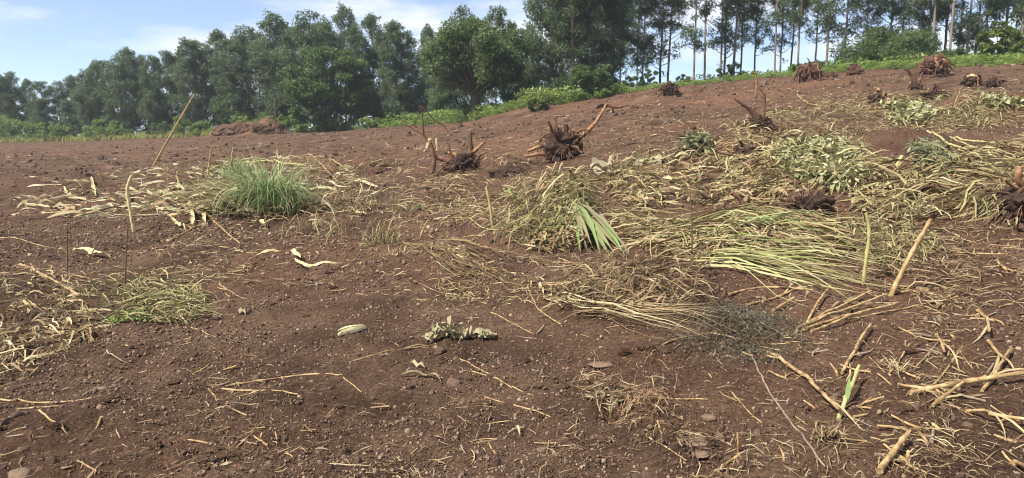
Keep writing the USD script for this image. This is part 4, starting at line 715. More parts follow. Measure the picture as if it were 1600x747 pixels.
# crumpled grey leaf clump
def crumple(name, label, cat, px, py, R, n, lw, mat, h=0.12, stretch=(1.6, 1.0)):
    b = hits([(px, py)])[0]; root = thing(name, label, cat, b); r = np.random.default_rng(int(px * 7 + py))
    for k in range(n):
        a = r.uniform(0, 6.28); c = np.array([r.normal(0, R * 0.45) * stretch[0], r.normal(0, R * 0.4) * stretch[1], 0])
        K, L = 7, lw * r.uniform(2.0, 4.0); t_ = np.linspace(-0.5, 0.5, K)
        pth = c + np.outer(t_ * L, [math.cos(a), math.sin(a), 0]); pth[:, 2] = ground(pth[:, 0] + b[0], pth[:, 1] + b[1]) - b[2] + 0.02 + h * np.abs(meshkit.noise(np.stack([t_ * 3 + k, t_ * 0 + k * 3.1, t_ * 0], -1), k)) * r.random()
        e1 = pth + np.array([-math.sin(a), math.cos(a), 0]) * (lw * np.interp(np.abs(t_), [0, .2, .5], [1, .9, .12]) * r.uniform(.6, 1.3, K))[:, None] * 0.5; e2 = 2 * pth - e1
        wv = np.cumsum(r.normal(0, lw * 0.16, (K, 2)), 0); e1[:, 2] += wv[:, 0] - r.uniform(-.2, .5) * lw; e2[:, 2] += wv[:, 1] + r.uniform(-.3, .4) * lw
        for e in (e1, e2): e[:, 2] = np.maximum(e[:, 2], ground(e[:, 0] + b[0], e[:, 1] + b[1]) - b[2] + 0.006)
        v = np.stack([e1, pth, e2], 1).reshape(-1, 3); q = np.arange(K - 1)[:, None] * 3
        obj('leaf', (v, np.vstack([q + [0, 1, 4], q + [0, 4, 3], q + [1, 2, 5], q + [1, 5, 4]])), mat, root, True)
    return root
crumple('crumpled_leaves', 'clump of crumpled grey-green dead leaves in the middle foreground', 'dead leaves', 700, 530, 0.16, 44, 0.034, 'dead_leaf', 0.13, (1.2, 0.7))
crumple('crumpled_leaves', 'right half of the crumpled dead leaves, flatter and greyer', 'dead leaves', 746, 526, 0.13, 30, 0.030, 'dead_leaf', 0.06, (1.3, 0.7))
crumple('banana_trash', 'torn grey and yellow banana leaves right of the big stump', 'dead leaves', 985, 268, 0.55, 14, 0.14, 'grey_husk', 0.25, (1.2, 0.8))
crumple('crumpled_leaves', 'black and white scrap of leaves lying in the dark hole', 'dead leaves', 950, 632, 0.08, 7, 0.035, 'grey_husk', 0.05)
crumple('crumpled_leaves', 'dark curled trash right of the banana leaves', 'dead leaves', 1020, 275, 0.4, 8, 0.12, 'husk', 0.2)

# ------------------------------------------------------------------ heaps of cut grass, reeds, leaves
def inside(poly, n, rng, jitter=0.0, clump=0.75):
    """n points spread over a region of the ground outlined in photo pixels."""
    poly = np.array(poly, float); lo, hi = poly.min(0), poly.max(0); out = []
    while sum(map(len, out)) < 2 * n:
        q = lo + (hi - lo) * rng.random((3 * n, 2)); x, y = q[:, 0], q[:, 1]; c = np.zeros(len(q), bool); j = len(poly) - 1
        for i in range(len(poly)):
            (xi, yi), (xj, yj) = poly[i], poly[j]
            c ^= ((yi > y) != (yj > y)) & (x < (xj - xi) * (y - yi) / (yj - yi + 1e-9) + xi); j = i
        out.append(q[c])
    w = hit(*np.vstack(out).T)[:, :2]; far = np.hypot(w[:, 0], w[:, 1])
    dens = meshkit.fbm(np.column_stack([w / np.clip(far * 0.075, 0.3, 1.6)[:, None], 0 * far]), 2, 61) + 0.12 * rng.random(len(w))
    return w[np.argsort(-dens - (rng.random(len(w)) > clump) * 9)][:n] + rng.normal(0, 0.05 + jitter, (n, 2))
def heading(a, b):
    w = hits([a, b]); return math.atan2(w[1][1] - w[0][1], w[1][0] - w[0][0])
def straws(poly, n, L, W, rng, az=None, spread=0.5, lift=0.05, arch=0.08, curve=0.3, K=5, fold=0.16, blunt=True):
    n = int(n * .6); W = (W[0] * .75, W[1] * .95); xy = inside(poly, n, rng); a = rng.uniform(0, 2 * np.pi, n) if az is None else az + rng.normal(0, spread, n) + np.pi * rng.integers(0, 2, n)
    return lying(xy, a, rng.uniform(*L, n) * rng.uniform(0.5, 1, n), rng.uniform(*W, n), rng, K, curve, lift, arch, fold, blunt)
def heap(name, label, cat, layers, rng):
    first = layers[0][1]; c = first[0].mean(0); c[2] = ground(c[0], c[1])
    root = thing(name, label, cat, c)
    for pname, mesh, mat in layers: tag(obj(pname, shift(mesh, c), mat, root), kind='stuff')
    return root
H = np.random.default_rng(55)
LEFT = [(15, 310), (90, 285), (200, 268), (330, 248), (480, 246), (560, 262), (585, 330), (520, 350), (470, 345), (330, 348), (240, 345), (120, 345), (40, 335)]
heap('straw_heap', 'straw and husk litter spread around the green grass clump', 'litter', [('broad_husks', straws(LEFT, 640, (.45, 1.3), (.035, .085), H, 0.05, 0.45, .05, .12, .35, 7, .08, False), 'pale_husk'), ('straw', straws(LEFT, 2600, (.12, .5), (.012, .035), H, 0.0, 0.7, .06, .12), 'dry_straw'), ('broad_blades', straws(LEFT, 260, (.25, .8), (.03, .08), H, 0.1, 0.5, .08, .16, 0.6), 'dry_straw'), ('green_blades', straws([(250, 330), (330, 285), (400, 250), (470, 250), (480, 330), (380, 345)], 300, (.3, .9), (.015, .03), H, 0.1, 0.5, .10, .15, .5, 6, 0, False), 'olive_straw')], H)
heap('straw_heap', 'dry stems and straw right of the green grass clump', 'litter', [('straw', straws([(470, 250), (545, 262), (590, 330), (560, 345), (480, 345)], 700, (.15, .7), (.01, .025), H, None, 0, .12, .2), 'dry_straw'), ('upright_stems', tufts(np.column_stack([*(lambda q: (q[:, 0], q[:, 1], ground(q[:, 0], q[:, 1])))(inside([(470, 300), (580, 300), (575, 385), (480, 385)], 60, H))]), H.uniform(0, 6.28, 60), H.uniform(.2, .5, 60), H.uniform(.008, .016, 60), H.uniform(.9, 1.5, 60), H.uniform(.1, .8, 60), H), 'dull_straw')], H)
LOW = [(0, 425), (60, 410), (150, 440), (270, 430), (320, 470), (300, 500), (200, 505), (110, 520), (60, 560), (0, 575)]
heap('straw_mat', 'pale straw mat at the left edge', 'litter', [('straw', straws([(0, 415), (130, 430), (150, 520), (60, 565), (0, 585)], 900, (.08, .4), (.006, .018), H, -0.5, 0.9, .02, .05, .3, 5, .2), 'dry_straw'), ('husk_bits', straws([(0, 430), (110, 445), (120, 520), (60, 555), (0, 575)], 120, (.06, .2), (.02, .04), H, None, 0, .03, .05), 'dry_straw')], H)
heap('straw_heap', 'yellow-green cut grass heap with drooping green blades at left', 'litter', [('straw', straws([(110, 455), (200, 425), (290, 425), (325, 480), (300, 500), (150, 505)], 900, (.12, .5), (.006, .016), H, -0.1, 0.6, .06, .10), 'olive_straw'),
     ('green_blades', lying(inside([(190, 445), (270, 445), (310, 490), (230, 495)], 46, H), heading((206, 452), (300, 512)) + H.normal(0, .35, 46), H.uniform(.3, .75, 46), H.uniform(.012, .022, 46), H, 7, .35, .10, .12, 0, False), 'reed_blade'),
     ('green_leaves', leaves(np.column_stack([*(lambda q: (q[:, 0], q[:, 1], ground(q[:, 0], q[:, 1]) + 0.03))(inside([(165, 485), (215, 480), (220, 500), (170, 502)], 160, H))]), np.full(160, .035), np.full(160, .05), H, -.3), 'bush_leaf')], H)
CUT = [(790, 300), (850, 278), (915, 285), (925, 330), (900, 375), (820, 385), (770, 360)]
heap('cut_grass_heap', 'mound of tangled cut grass in the middle of the field', 'litter', [('straw', straws(CUT, 1700, (.2, .8), (.009, .024), H, heading((800, 320), (915, 295)), .8, .16, .2, .6), 'olive_straw'), ('top_straw', straws([(800, 290), (850, 278), (912, 284), (915, 320), (830, 330)], 420, (.3, 1.0), (.014, .03), H, heading((800, 315), (900, 285)), .35, .22, .2), 'dry_straw'),
     ('hanging_blades', lying(inside([(820, 340), (900, 335), (900, 390), (830, 392)], 240, H), heading((860, 330), (872, 390)) + H.normal(0, .5, 240), H.uniform(.25, .6, 240), H.uniform(.012, .028, 240), H, 6, .4, .14, .1), 'dry_straw')], H)
# fan of broad green leaves
fb = hits([(892, 330)])[0] + [0, 0, 0.13]; fan = thing('green_leaf_fan', 'fan of broad pale green leaves spilling off the cut grass heap', 'leaves', fb)
for k, (px, py, w) in enumerate([(907, 392, .07), (915, 384, .06), (926, 390, .07), (938, 396, .08), (948, 398, .09), (962, 398, .09), (977, 395, .10), (960, 386, .09), (970, 390, .08), (900, 380, .05), (918, 394, .06), (934, 386, .07), (955, 403, .06), (943, 380, .08), (985, 401, .05), (910, 372, .06)]):
    e = hits([(px, py)])[0] + [0, 0, 0.02 + 0.05 * ((k * 37) % 10) / 10]; t_ = np.linspace(0, 1, 10)[:, None]; pth = fb + (e - fb) * t_ + np.array([0.03 * math.sin(k * 2.3), 0, 0.05 + 0.035 * (k % 4)]) * np.sin(np.pi * t_)
    d = (e - fb) / np.linalg.norm(e - fb); sd = np.cross(d, [0.2 * math.sin(k * 2.1), -0.5, 1.0]); sd /= np.linalg.norm(sd); ww = w * .72 * (1 + .22 * np.sin(t_[:, 0] * 23 + k * 1.7) * t_[:, 0]) * np.minimum(1, 0.3 + 2.2 * t_[:, 0]) * np.minimum(1, 0.05 + 3.0 * (1 - t_[:, 0]))
    e1, e2 = pth - sd * ww[:, None] / 2, pth + sd * ww[:, None] / 2; mid = pth - np.array([0, 0, 0.15]) * ww[:, None]
    v = np.stack([e1, mid, e2], 1).reshape(-1, 3) - fb; q = np.arange(9)[:, None] * 3
    obj('leaf', (v, np.vstack([q + [0, 1, 4], q + [0, 4, 3], q + [1, 2, 5], q + [1, 5, 4]])), ('green_blade', 'wilted_leaf', 'grey_husk')[(k * 2) % 3], fan, True)
# sheaves of reeds
def sheaf(label, root_px, ends, n, mat, L_j=0.12, W=(.012, .028), arch=.12, name='reed_sheaf', cat='cut reeds', extra=(), messy=.016):
    r = np.random.default_rng(int(root_px[0] + root_px[1])); b = hits([root_px])[0]; ms = []
    e = hits([(r.uniform(ends[0][0], ends[1][0]), r.uniform(ends[0][1], ends[1][1])) for _ in range(n)]); K = 9; t_ = np.linspace(0, 1, K)
    s0 = b[None, :2] + r.normal(0, 0.12, (n, 2)); ctrl = (s0 + e[:, :2]) / 2 + r.normal(0, 0.09, (n, 2)); tt = r.uniform(0.7, 1.05, n)[:, None] * t_[None]
    start = r.uniform(0, 0.3, n)[:, None]; tt = start + (tt - start) * t_[None]
    xy = ((1 - tt) ** 2)[..., None] * s0[:, None] + (2 * tt * (1 - tt))[..., None] * ctrl[:, None] + (tt ** 2)[..., None] * e[:, None, :2]
    xy = xy + np.cumsum(r.normal(0, messy, (n, K, 2)), 1)
    z = ground(xy[..., 0], xy[..., 1]) + 0.015 + (r.random(n) * arch)[:, None] * np.sin(np.pi * np.clip(tt, 0, 1)) ** 0.7 + (r.random(n) * 0.03)[:, None]
    pth = np.concatenate([xy, z[..., None]], -1); d = np.gradient(pth, axis=1); a = np.arctan2(d[..., 1], d[..., 0]); roll = r.normal(0.2, .6, (n, 1)) + r.normal(0, .25, (n, K)).cumsum(1)
    sd = np.stack([-np.sin(a) * np.cos(roll), np.cos(a) * np.cos(roll), np.sin(roll)], -1)
    root = thing(name, label, cat, b); tag(obj('blades', shift(strip(pth, sd, r.uniform(*W, n)[:, None] * (np.minimum(1, .5 + 2 * t_) * (1 - t_ ** 3) + .06)), b), mat, root), kind='stuff')
    for pn, mesh, m in extra: tag(obj(pn, shift(mesh, b), m, root), kind='stuff')
    return root
sheaf('long pale green reed sheaf sweeping right towards the cut stalks', (1085, 398), ((1290, 405), (1450, 482)), 85, 'reed_blade', W=(.008, .028), arch=.16, messy=.028)
sheaf('upper reed sheaf with bright green blades in the right middle', (1040, 352), ((1230, 345), (1345, 395)), 120, 'olive_straw', arch=.16)
sheaf('bright green blades lying over the upper reed sheaf', (1110, 385), ((1240, 362), (1340, 385)), 10, 'green_blade', W=(.014, .024), arch=.25, name='cut_reeds')
sheaf('pale straw trail running from the dried tuft to the grass heap', (655, 376), ((790, 415), (890, 475)), 34, 'dry_straw', W=(.010, .026), arch=.06, name='straw_trail', cat='litter', messy=.045, extra=[('straw', straws([(655, 370), (700, 390), (880, 450), (870, 470), (760, 432), (660, 385)], 420, (.1, .4), (.008, .02), H, heading((660, 378), (860, 460)), .6, .05, .06), 'dry_straw')])
sheaf('pale dry reeds fanned out before the soil mound', (1470, 300), ((1360, 320), (1390, 340)), 70, 'dry_straw', arch=.2, W=(.014, .03))
sheaf('drooping dry reeds at the right above the leaning stalk', (1420, 285), ((1560, 290), (1600, 340)), 80, 'dry_straw', arch=.22, W=(.014, .03))
sheaf('brown straw sheaf behind the grey-green weeds', (1090, 415), ((840, 440), (960, 490)), 55, 'dull_straw', messy=.05, arch=.10, W=(.008, .018))
sheaf('thin straws spread over the grey-green weeds', (880, 465), ((1080, 500), (1190, 560)), 60, 'dry_straw', arch=.12, W=(.005, .010), name='straw_spray', cat='litter')
MID = [(960, 330), (1060, 345), (1230, 330), (1340, 360), (1320, 400), (1180, 400), (1060, 400), (980, 370)]
heap('straw_heap', 'thick bed of flattened dry grass in the right middle', 'litter', [('straw', straws(MID, 2000, (.25, 1.0), (.008, .02), H, heading((980, 350), (1330, 385)), .75, .08, .10), 'dry_straw'), ('olive_blades', straws(MID, 900, (.3, 1.1), (.01, .024), H, heading((980, 350), (1330, 385)), .6, .10, .12), 'olive_straw')], H)
BROWN = [(880, 425), (1000, 400), (1090, 405), (1110, 450), (1060, 490), (960, 490), (880, 465)]
heap('straw_heap', 'brown tangled straw heap left of the reed sheaf', 'litter', [('straw', straws(BROWN, 1900, (.12, .5), (.005, .013), H, 0.05, .8, .10, .10), 'dull_straw'), ('pale_straw', straws(BROWN, 420, (.15, .6), (.006, .014), H, 0.1, .7, .13, .12), 'dry_straw')], H)
UP = [(940, 262), (1040, 250), (1130, 205), (1240, 195), (1240, 320), (1100, 320), (1000, 330), (950, 300)]
heap('straw_heap', 'pale husk and straw litter right of the big stump', 'litter', [('broad_husks', straws(UP, 520, (.3, .95), (.025, .07), H, None, 0, .10, .14, .5, 7, .1, False), 'dry_straw'), ('straw', straws(UP, 1800, (.2, .8), (.012, .028), H, None, 0, .07, .10), 'dry_straw'), ('olive_blades', straws(UP, 900, (.2, .7), (.012, .03), H, None, 0, .14, .16), 'olive_straw'), ('brown_straw', straws(UP, 800, (.2, .6), (.01, .03), H, None, 0, .1, .1), 'dull_straw')], H)
FAR = [(1180, 180), (1300, 160), (1420, 150), (1600, 150), (1600, 200), (1450, 205), (1330, 215), (1230, 215)]
heap('straw_heap', 'yellowish grass litter across the upper right slope', 'litter', [('straw', straws(FAR, 3000, (.12, .6), (.008, .022), H, None, 0, .12, .12), 'olive_straw'), ('brown_straw', straws(FAR, 1600, (.12, .6), (.008, .022), H, None, 0, .08, .1), 'dull_straw'), ('dry_straw', straws(FAR, 1300, (.15, .8), (.009, .026), H, 0.0, .9, .12, .12), 'dry_straw')], H)
RIGHT = [(1330, 250), (1420, 270), (1600, 225), (1600, 345), (1500, 330), (1420, 360), (1340, 330)]
heap('straw_heap', 'flattened pale grass between the soil mound and the right edge', 'litter', [('broad_husks', straws(RIGHT, 260, (.3, 1.0), (.025, .06), H, None, 0, .1, .12, .5, 7, .1, False), 'dry_straw'), ('straw', straws(RIGHT, 1700, (.25, .9), (.01, .024), H, heading((1350, 310), (1550, 290)), .8, .07, .10), 'dry_straw'), ('olive_blades', straws(RIGHT, 900, (.25, .8), (.01, .024), H, None, 0, .14, .16), 'olive_straw')], H)
heap('straw_heap', 'olive litter around the upright green stalk', 'litter', [('straw', straws([(1290, 340), (1420, 350), (1470, 400), (1400, 440), (1320, 400)], 800, (.15, .5), (.006, .016), H, None, 0, .1, .12), 'olive_straw'), ('brown_straw', straws([(1290, 340), (1420, 350), (1500, 410), (1400, 440), (1320, 400)], 600, (.1, .4), (.005, .013), H, None, 0, .06, .08), 'dull_straw')], H)
heap('straw_heap', 'fine brown trash round the dark hole', 'litter', [('straw', straws([(900, 590), (1000, 585), (1060, 640), (1090, 720), (1020, 700), (930, 640)], 520, (.06, .3), (.003, .008), H, None, 0, .05, .06), 'dull_straw'), ('roots', straws([(985, 625), (1050, 630), (1060, 660), (1000, 655)], 260, (.06, .2), (.003, .006), H, None, 0, .08, .08, 1.4), 'root_hair')], H)
# heap of wilted leaves
LEAFP = [(1225, 232), (1290, 222), (1330, 240), (1320, 275), (1370, 285), (1300, 300), (1230, 285)]
q = inside(LEAFP, 2100, H, 0.1, .9); lm = leaves(np.column_stack([q, ground(q[:, 0], q[:, 1]) + 0.03 + 0.16 * H.random(2100) ** 1.6]), H.uniform(.08, .20, 2100), H.uniform(.03, .065, 2100), H, .1)
heap('wilted_leaf_heap', 'heap of wilted yellow-green leaves left of the soil mound', 'leaves', [('leaves', lm, 'wilted_leaf'), ('stems', straws(LEAFP, 240, (.3, .9), (.015, .03), H, None, 0, .16, .16), 'olive_straw')], H)
for poly, nn, lab in [([(1385, 172), (1440, 170), (1460, 192), (1400, 200)], 800, 'small heap of wilted leaves behind the soil mound'), ([(1540, 162), (1590, 160), (1595, 172), (1550, 176)], 300, 'yellow tuft of wilted leaves near the right edge on the slope'), ([(1060, 225), (1105, 222), (1110, 242), (1075, 246)], 300, 'dark green leafy sprig lump left of the red roots')]:
    q = inside(poly, nn, H, 0.05); lm = leaves(np.column_stack([q, ground(q[:, 0], q[:, 1]) + 0.03 + 0.22 * H.random(nn) ** 1.5]), H.uniform(.10, .24, nn), H.uniform(.06, .12, nn), H, .1)
    heap('wilted_leaf_heap', lab, 'leaves', [('leaves', lm, 'dark_weed' if 'dark' in lab else 'wilted_leaf')], H)
# grey-green weeds
NET = [(1040, 478), (1100, 465), (1180, 472), (1215, 500), (1215, 545), (1120, 560), (1075, 540), (1040, 505)]
q = inside(NET, 2500, H, .14, .92); az = H.uniform(0, 6.28, 2500)
nw = tufts(np.column_stack([q, ground(q[:, 0], q[:, 1])]), az, H.uniform(.04, .13, 2500), H.uniform(.002, .005, 2500), H.uniform(.1, 1.0, 2500), H.uniform(.2, 1.6, 2500), H, 4)
heap('grey_green_weeds', 'dark grey-green tangle of fine weeds in the middle right', 'weeds', [('stems', nw, 'grey_weed'), ('fine_leaves', leaves(np.column_stack([q, ground(q[:, 0], q[:, 1]) + .05 * H.random(2500)]), np.full(2500, .022), np.full(2500, .011), H, 0), 'grey_weed')], H)
# blue-green leafy sprig right of the soil mound
q = inside([(1425, 240), (1465, 238), (1485, 270), (1440, 275)], 420, H); heap('leafy_sprig', 'blue-green leafy stem lying right of the soil mound', 'leaves', [('leaves', lying(q, H.uniform(0, 6.28, 420), H.uniform(.15, .4, 420), H.uniform(.02, .05, 420), H, 5, .5, .18, .1, 0, False), 'dark_weed')], H)

# the green grass clump: living blades, drooping to the left and over the front
G = np.random.default_rng(77); gb0 = hits([(418, 338)])[0]; n = 1150
grass = thing('grass_clump', 'lush green grass clump standing in the left litter', 'grass', gb0)
a = G.uniform(0, 2 * np.pi, n); rad = np.abs(G.normal(0, .17, n)); cl = G.choice(3, n, p=[.6, .25, .15]); base = gb0 + np.column_stack([rad * np.cos(a) * 1.0 + np.array([0, .38, -.34])[cl], rad * np.sin(a) * .9 + np.array([0, -.12, .2])[cl], 0 * a]); base[:, 2] = ground(base[:, 0], base[:, 1])
tag(obj('blades', shift(tufts(base, a + G.normal(.25, .8, n), G.uniform(.5, 1.5, n) * np.array([1, .72, .6])[cl], G.uniform(.010, .024, n), G.uniform(1.05, 1.54, n), G.uniform(.9, 3.4, n), G, 9), gb0), 'green_grass', grass), kind='stuff')
n = 170; a = np.pi + G.normal(0.05, .35, n); base = gb0 + np.column_stack([G.normal(-.25, .3, n), G.normal(-.1, .3, n), 0 * a]); base[:, 2] = ground(base[:, 0], base[:, 1]) + .05
tag(obj('leaning_blades', shift(tufts(base, a, G.uniform(.9, 1.9, n), G.uniform(.014, .026, n), G.uniform(.3, .9, n), G.uniform(.6, 1.5, n), G, 8), gb0), 'olive_straw', grass), kind='stuff')
n = 420; a = G.uniform(0, 6.28, n); base = gb0 + np.column_stack([G.normal(0, .36, n), G.normal(-.1, .28, n), 0 * a]); base[:, 2] = ground(base[:, 0], base[:, 1]) + .02
tag(obj('dead_blades', shift(tufts(base, a, G.uniform(.3, .9, n), G.uniform(.010, .022, n), G.uniform(.1, 1.3, n), G.uniform(.5, 2.6, n), G, 7), gb0), 'dry_straw', grass), kind='stuff')
b2 = hits([(372, 278)])[0]; g2 = thing('grass_clump', 'small pale green tuft behind the left of the grass clump', 'grass', b2); n = 120; a = G.uniform(0, 6.28, n)
obj('blades', shift(tufts(np.column_stack([b2[0] + G.normal(0, .2, n), b2[1] + G.normal(0, .2, n), np.full(n, b2[2])]), a, G.uniform(.4, .9, n), G.uniform(.02, .05, n), G.uniform(.7, 1.4, n), G.uniform(.3, 1.4, n), G), b2), 'green_blade', g2)
b2 = hits([(490, 358)])[0]; g2 = thing('grass_clump', 'thin grey-green grass at the right foot of the grass clump', 'grass', b2); n = 90; a = G.uniform(0, 6.28, n)
obj('blades', shift(tufts(np.column_stack([b2[0] + G.normal(0, .3, n), b2[1] + G.normal(0, .35, n), np.full(n, b2[2])]), a, G.uniform(.2, .5, n), G.uniform(.006, .014, n), G.uniform(.5, 1.4, n), G.uniform(.3, 1.8, n), G), b2), 'olive_straw', g2)
for px, py, nn, s, mt, lab in [(600, 376, 110, .45, 'olive_straw', 'dried grass tuft left of the straw trail'), (655, 325, 60, .22, 'green_grass', 'sparse green sprouts under the forked stump'), (258, 264, 40, .22, 'green_grass', 'small green sprout right of the leaning pole foot'),
                               (620, 330, 50, .5, 'olive_straw', 'thin dry stems below the forked stump'), (540, 330, 60, .5, 'dry_straw', 'dry upright stems right of the grass clump'), (620, 400, 60, .2, 'dry_straw', 'pale frayed straw tuft below the dried tuft'),
                               (880, 275, 30, .12, 'green_grass', 'tiny green sprig under the big stump'), (1400, 585, 40, .14, 'dry_straw', 'sparse straw tuft in the right stubble'), (1290, 695, 70, .12, 'dull_straw', 'brown frayed tuft under the green-tipped stalk')]:
    b2 = hits([(px, py)])[0]; g2 = thing('grass_tuft', lab, 'grass', b2); a = G.uniform(0, 6.28, nn)
    obj('blades', shift(tufts(np.column_stack([b2[0] + G.normal(0, s * .3, nn), b2[1] + G.normal(0, s * .3, nn), np.full(nn, b2[2])]), a, G.uniform(.4, 1, nn) * s, G.uniform(.012, .02, nn) * (.4 + s), G.uniform(.2, 1.4, nn), G.uniform(.2, 1.4, nn), G), b2), mt, g2).SetCustomDataByKey('kind', 'stuff')

# ------------------------------------------------------------------ uprooted stumps
def stump(label, px, py, R, lines=(), n=8, seed=1, ball=(1, 1, .8), mat='root_wood', soil='root_soil', L=(0.5, 1.2), hair=260, name='uprooted_stump', lumpy=.45, rr=0.05, rise=0.3, skirt=0):
    r = np.random.default_rng(seed); b = hits([(px, py)])[0]; root = thing(name, label, 'stump', b); c = np.array([0, 0, R * ball[2] * (.3 if not skirt else .42)])
    obj('root_ball', (lambda m: (m[0] + c, m[1]))(lump(R * .66, seed, 4, lumpy + .3, 2.4, ball)), soil, root, True)
    for k in range(n):
        a = r.uniform(0, 6.28); e = r.normal(rise * .6, .45); d = np.array([math.cos(a) * math.cos(e), math.sin(a) * math.cos(e), math.sin(e)]); p = [c + d * R * .35 * np.array(ball)]; m = r.uniform(*L) * R; K = 9
        for q in range(K):
            d = d + r.normal(0, .38, 3) + [0, 0, -0.07]; d /= np.linalg.norm(d); w = p[-1] + d * m / K
            w[2] = max(w[2], float(ground(w[0] + b[0], w[1] + b[1])) - b[2] + .01); p.append(w)
        r0 = rr * R * math.exp(r.normal(-.25, .45))
        obj('root', tube(resample(p, .05 + R * .04), np.linspace(r0, r0 * .3, len(resample(p, .05 + R * .04))), 8), mat if k % 3 else 'dark_root', root, True)
    for k in range(skirt):                               # roots that arch over the ball and hang down to the ground round it
        a = r.uniform(0, 6.28); hi = c[2] + R * r.uniform(.25, .75); out = R * r.uniform(.5, 1.0); t_ = np.linspace(0, 1, 9)
        p = np.column_stack([np.cos(a) * out * t_ ** .8, np.sin(a) * out * t_ ** .8 * ball[1], hi * (1 - t_ ** 2.2) + R * .12 * np.sin(np.pi * t_)]) + np.cumsum(r.normal(0, .06 * R, (9, 3)), 0)
        p[:, 2] = np.maximum(p[:, 2], ground(p[:, 0] + b[0], p[:, 1] + b[1]) - b[2]); r0 = rr * R * math.exp(r.normal(-.35, .4))
        obj('root', tube(resample(p, .06 + R * .04), np.linspace(r0, r0 * .45, len(resample(p, .06 + R * .04))), 7), (mat, 'dark_root', mat, 'dark_root', 'root_wood', mat, 'orange_root')[k % 7], root, True)
    for pts, r0, r1, mm, nm in lines:
        r0, r1 = r0 * .78, r1 * .7
        Y = b[1] - r.uniform(0, .12) * R; q = np.stack([at_depth(np.array(float(x)), np.array(float(y)), Y + r.normal(0, .05) * R) for x, y in pts]) - b; q = resample(q, .06)
        q += meshkit.noise(q * 5, seed)[:, None] * .02
        gz = ground(q[:, 0] + b[0], q[:, 1] + b[1]) - b[2]; q[:, 2] = np.maximum(q[:, 2], gz - .03)
        q += (meshkit.fbm(q * 4 + [seed, 0, 0], 2, seed) - .5)[:, None] * np.array([.12, .05, .10]) * np.linspace(0, 1, len(q))[:, None] * min(1, R); rd = np.linspace(r0, r1, len(q)) * (1 + .7 * (meshkit.fbm(q * 11 + 4, 2, seed) - .5)); obj(nm, tube(q, rd, 9), mm, root, True)
    for k in range(6):                                   # earth still hanging between the roots and fallen round them
        a = r.uniform(0, 6.28); q = R * r.uniform(.35, .95); w = np.array([math.cos(a) * q, math.sin(a) * q * .8, 0]); w[2] = float(ground(w[0] + b[0], w[1] + b[1])) - b[2] + R * .02
        obj('soil_clump', (lambda m: (m[0] + w, m[1]))(lump(R * r.uniform(.12, .3), seed * 7 + k, 3, .6, 1.9, (1.2, 1, .55))), 'turned_soil', root, True)
    if hair:
        a = r.uniform(0, 6.28, hair); e = r.normal(.1, .6, hair); d = np.column_stack([np.cos(a) * np.cos(e), np.sin(a) * np.cos(e), np.sin(e)]); s = b + c + d * R * .6 * np.array(ball)
        tag(obj('root_hairs', shift(tufts(s, a, r.uniform(.2, .75, hair) * R, np.full(hair, .012 * R + .004), e, r.uniform(.3, 1.8, hair), r, 6), b), 'root_hair', root), kind='stuff')
    return root
W = 'root_wood'; O = 'orange_root'; D_ = 'dark_root'
stump('forked stump with bare branches sticking up in the middle of the field', 722, 276, .55, [
    ([(674, 271), (678, 248), (667, 218)], .07, .05, W, 'branch'), ([(668, 222), (661, 211), (645, 202), (626, 191)], .045, .022, W, 'branch'), ([(662, 214), (660, 190), (655, 166)], .03, .018, 'dark_root', 'branch'),
    ([(655, 166), (666, 174), (676, 187), (690, 196), (701, 206)], .022, .012, 'dark_root', 'branch'), ([(668, 232), (670, 218)], .075, .06, 'cut_wood', 'cut_stub'), ([(682, 236), (681, 217)], .05, .035, 'cut_wood', 'cut_stub'),
    ([(676, 246), (700, 252), (720, 262)], .08, .10, 'root_wood', 'root'), ([(737, 240), (735, 222), (734, 206)], .06, .045, D_, 'cut_stub'), ([(738, 240), (748, 230), (758, 221)], .07, .045, O, 'root'), ([(700, 240), (712, 244), (708, 255)], .06, .06, O, 'root'),
    ([(722, 272), (728, 250), (740, 236)], .08, .06, D_, 'root')], 9, 4, (1.0, .8, .8), L=(.6, 1.2), rr=.075, skirt=8)
stump('big uprooted stump with a long root arm rising to the right', 878, 252, .62, [
    ([(866, 186), (870, 210), (862, 230), (847, 256)], .035, .055, W, 'root'), ([(905, 218), (915, 208), (930, 192), (940, 176), (947, 164)], .075, .05, O, 'root'), ([(947, 164), (962, 168), (980, 165)], .045, .03, W, 'root'), ([(956, 166), (959, 177)], .035, .03, D_, 'root'),
    ([(862, 224), (842, 230), (824, 237)], .07, .045, O, 'root'), ([(858, 240), (838, 242), (819, 245)], .075, .05, O, 'root'), ([(893, 248), (906, 240), (908, 228), (898, 216)], .06, .05, W, 'root'), ([(884, 250), (888, 232), (880, 215)], .06, .045, D_, 'root'),
    ([(905, 222), (897, 214), (888, 206)], .08, .05, W, 'root'), ([(868, 250), (874, 230), (880, 212)], .05, .04, W, 'root'), ([(920, 214), (925, 204), (926, 214)], .03, .02, 'cut_wood', 'root')], 12, 9, (1.0, .8, 1.0), L=(.7, 1.5), rr=.07, hair=260, skirt=14)
stump('dark forked root standing on the slope at right', 1188, 204, .42, [
    ([(1187, 200), (1180, 184), (1169, 170), (1158, 162), (1147, 154)], .12, .03, D_, 'branch'), ([(1190, 196), (1192, 180), (1194, 165), (1194, 152), (1186, 137)], .06, .035, W, 'branch'), ([(1187, 188), (1198, 189), (1208, 192)], .07, .04, D_, 'root'), ([(1180, 203), (1174, 212)], .06, .04, D_, 'root')], 7, 12, (.9, .8, .8), D_, L=(.6, 1.2), rr=.09)
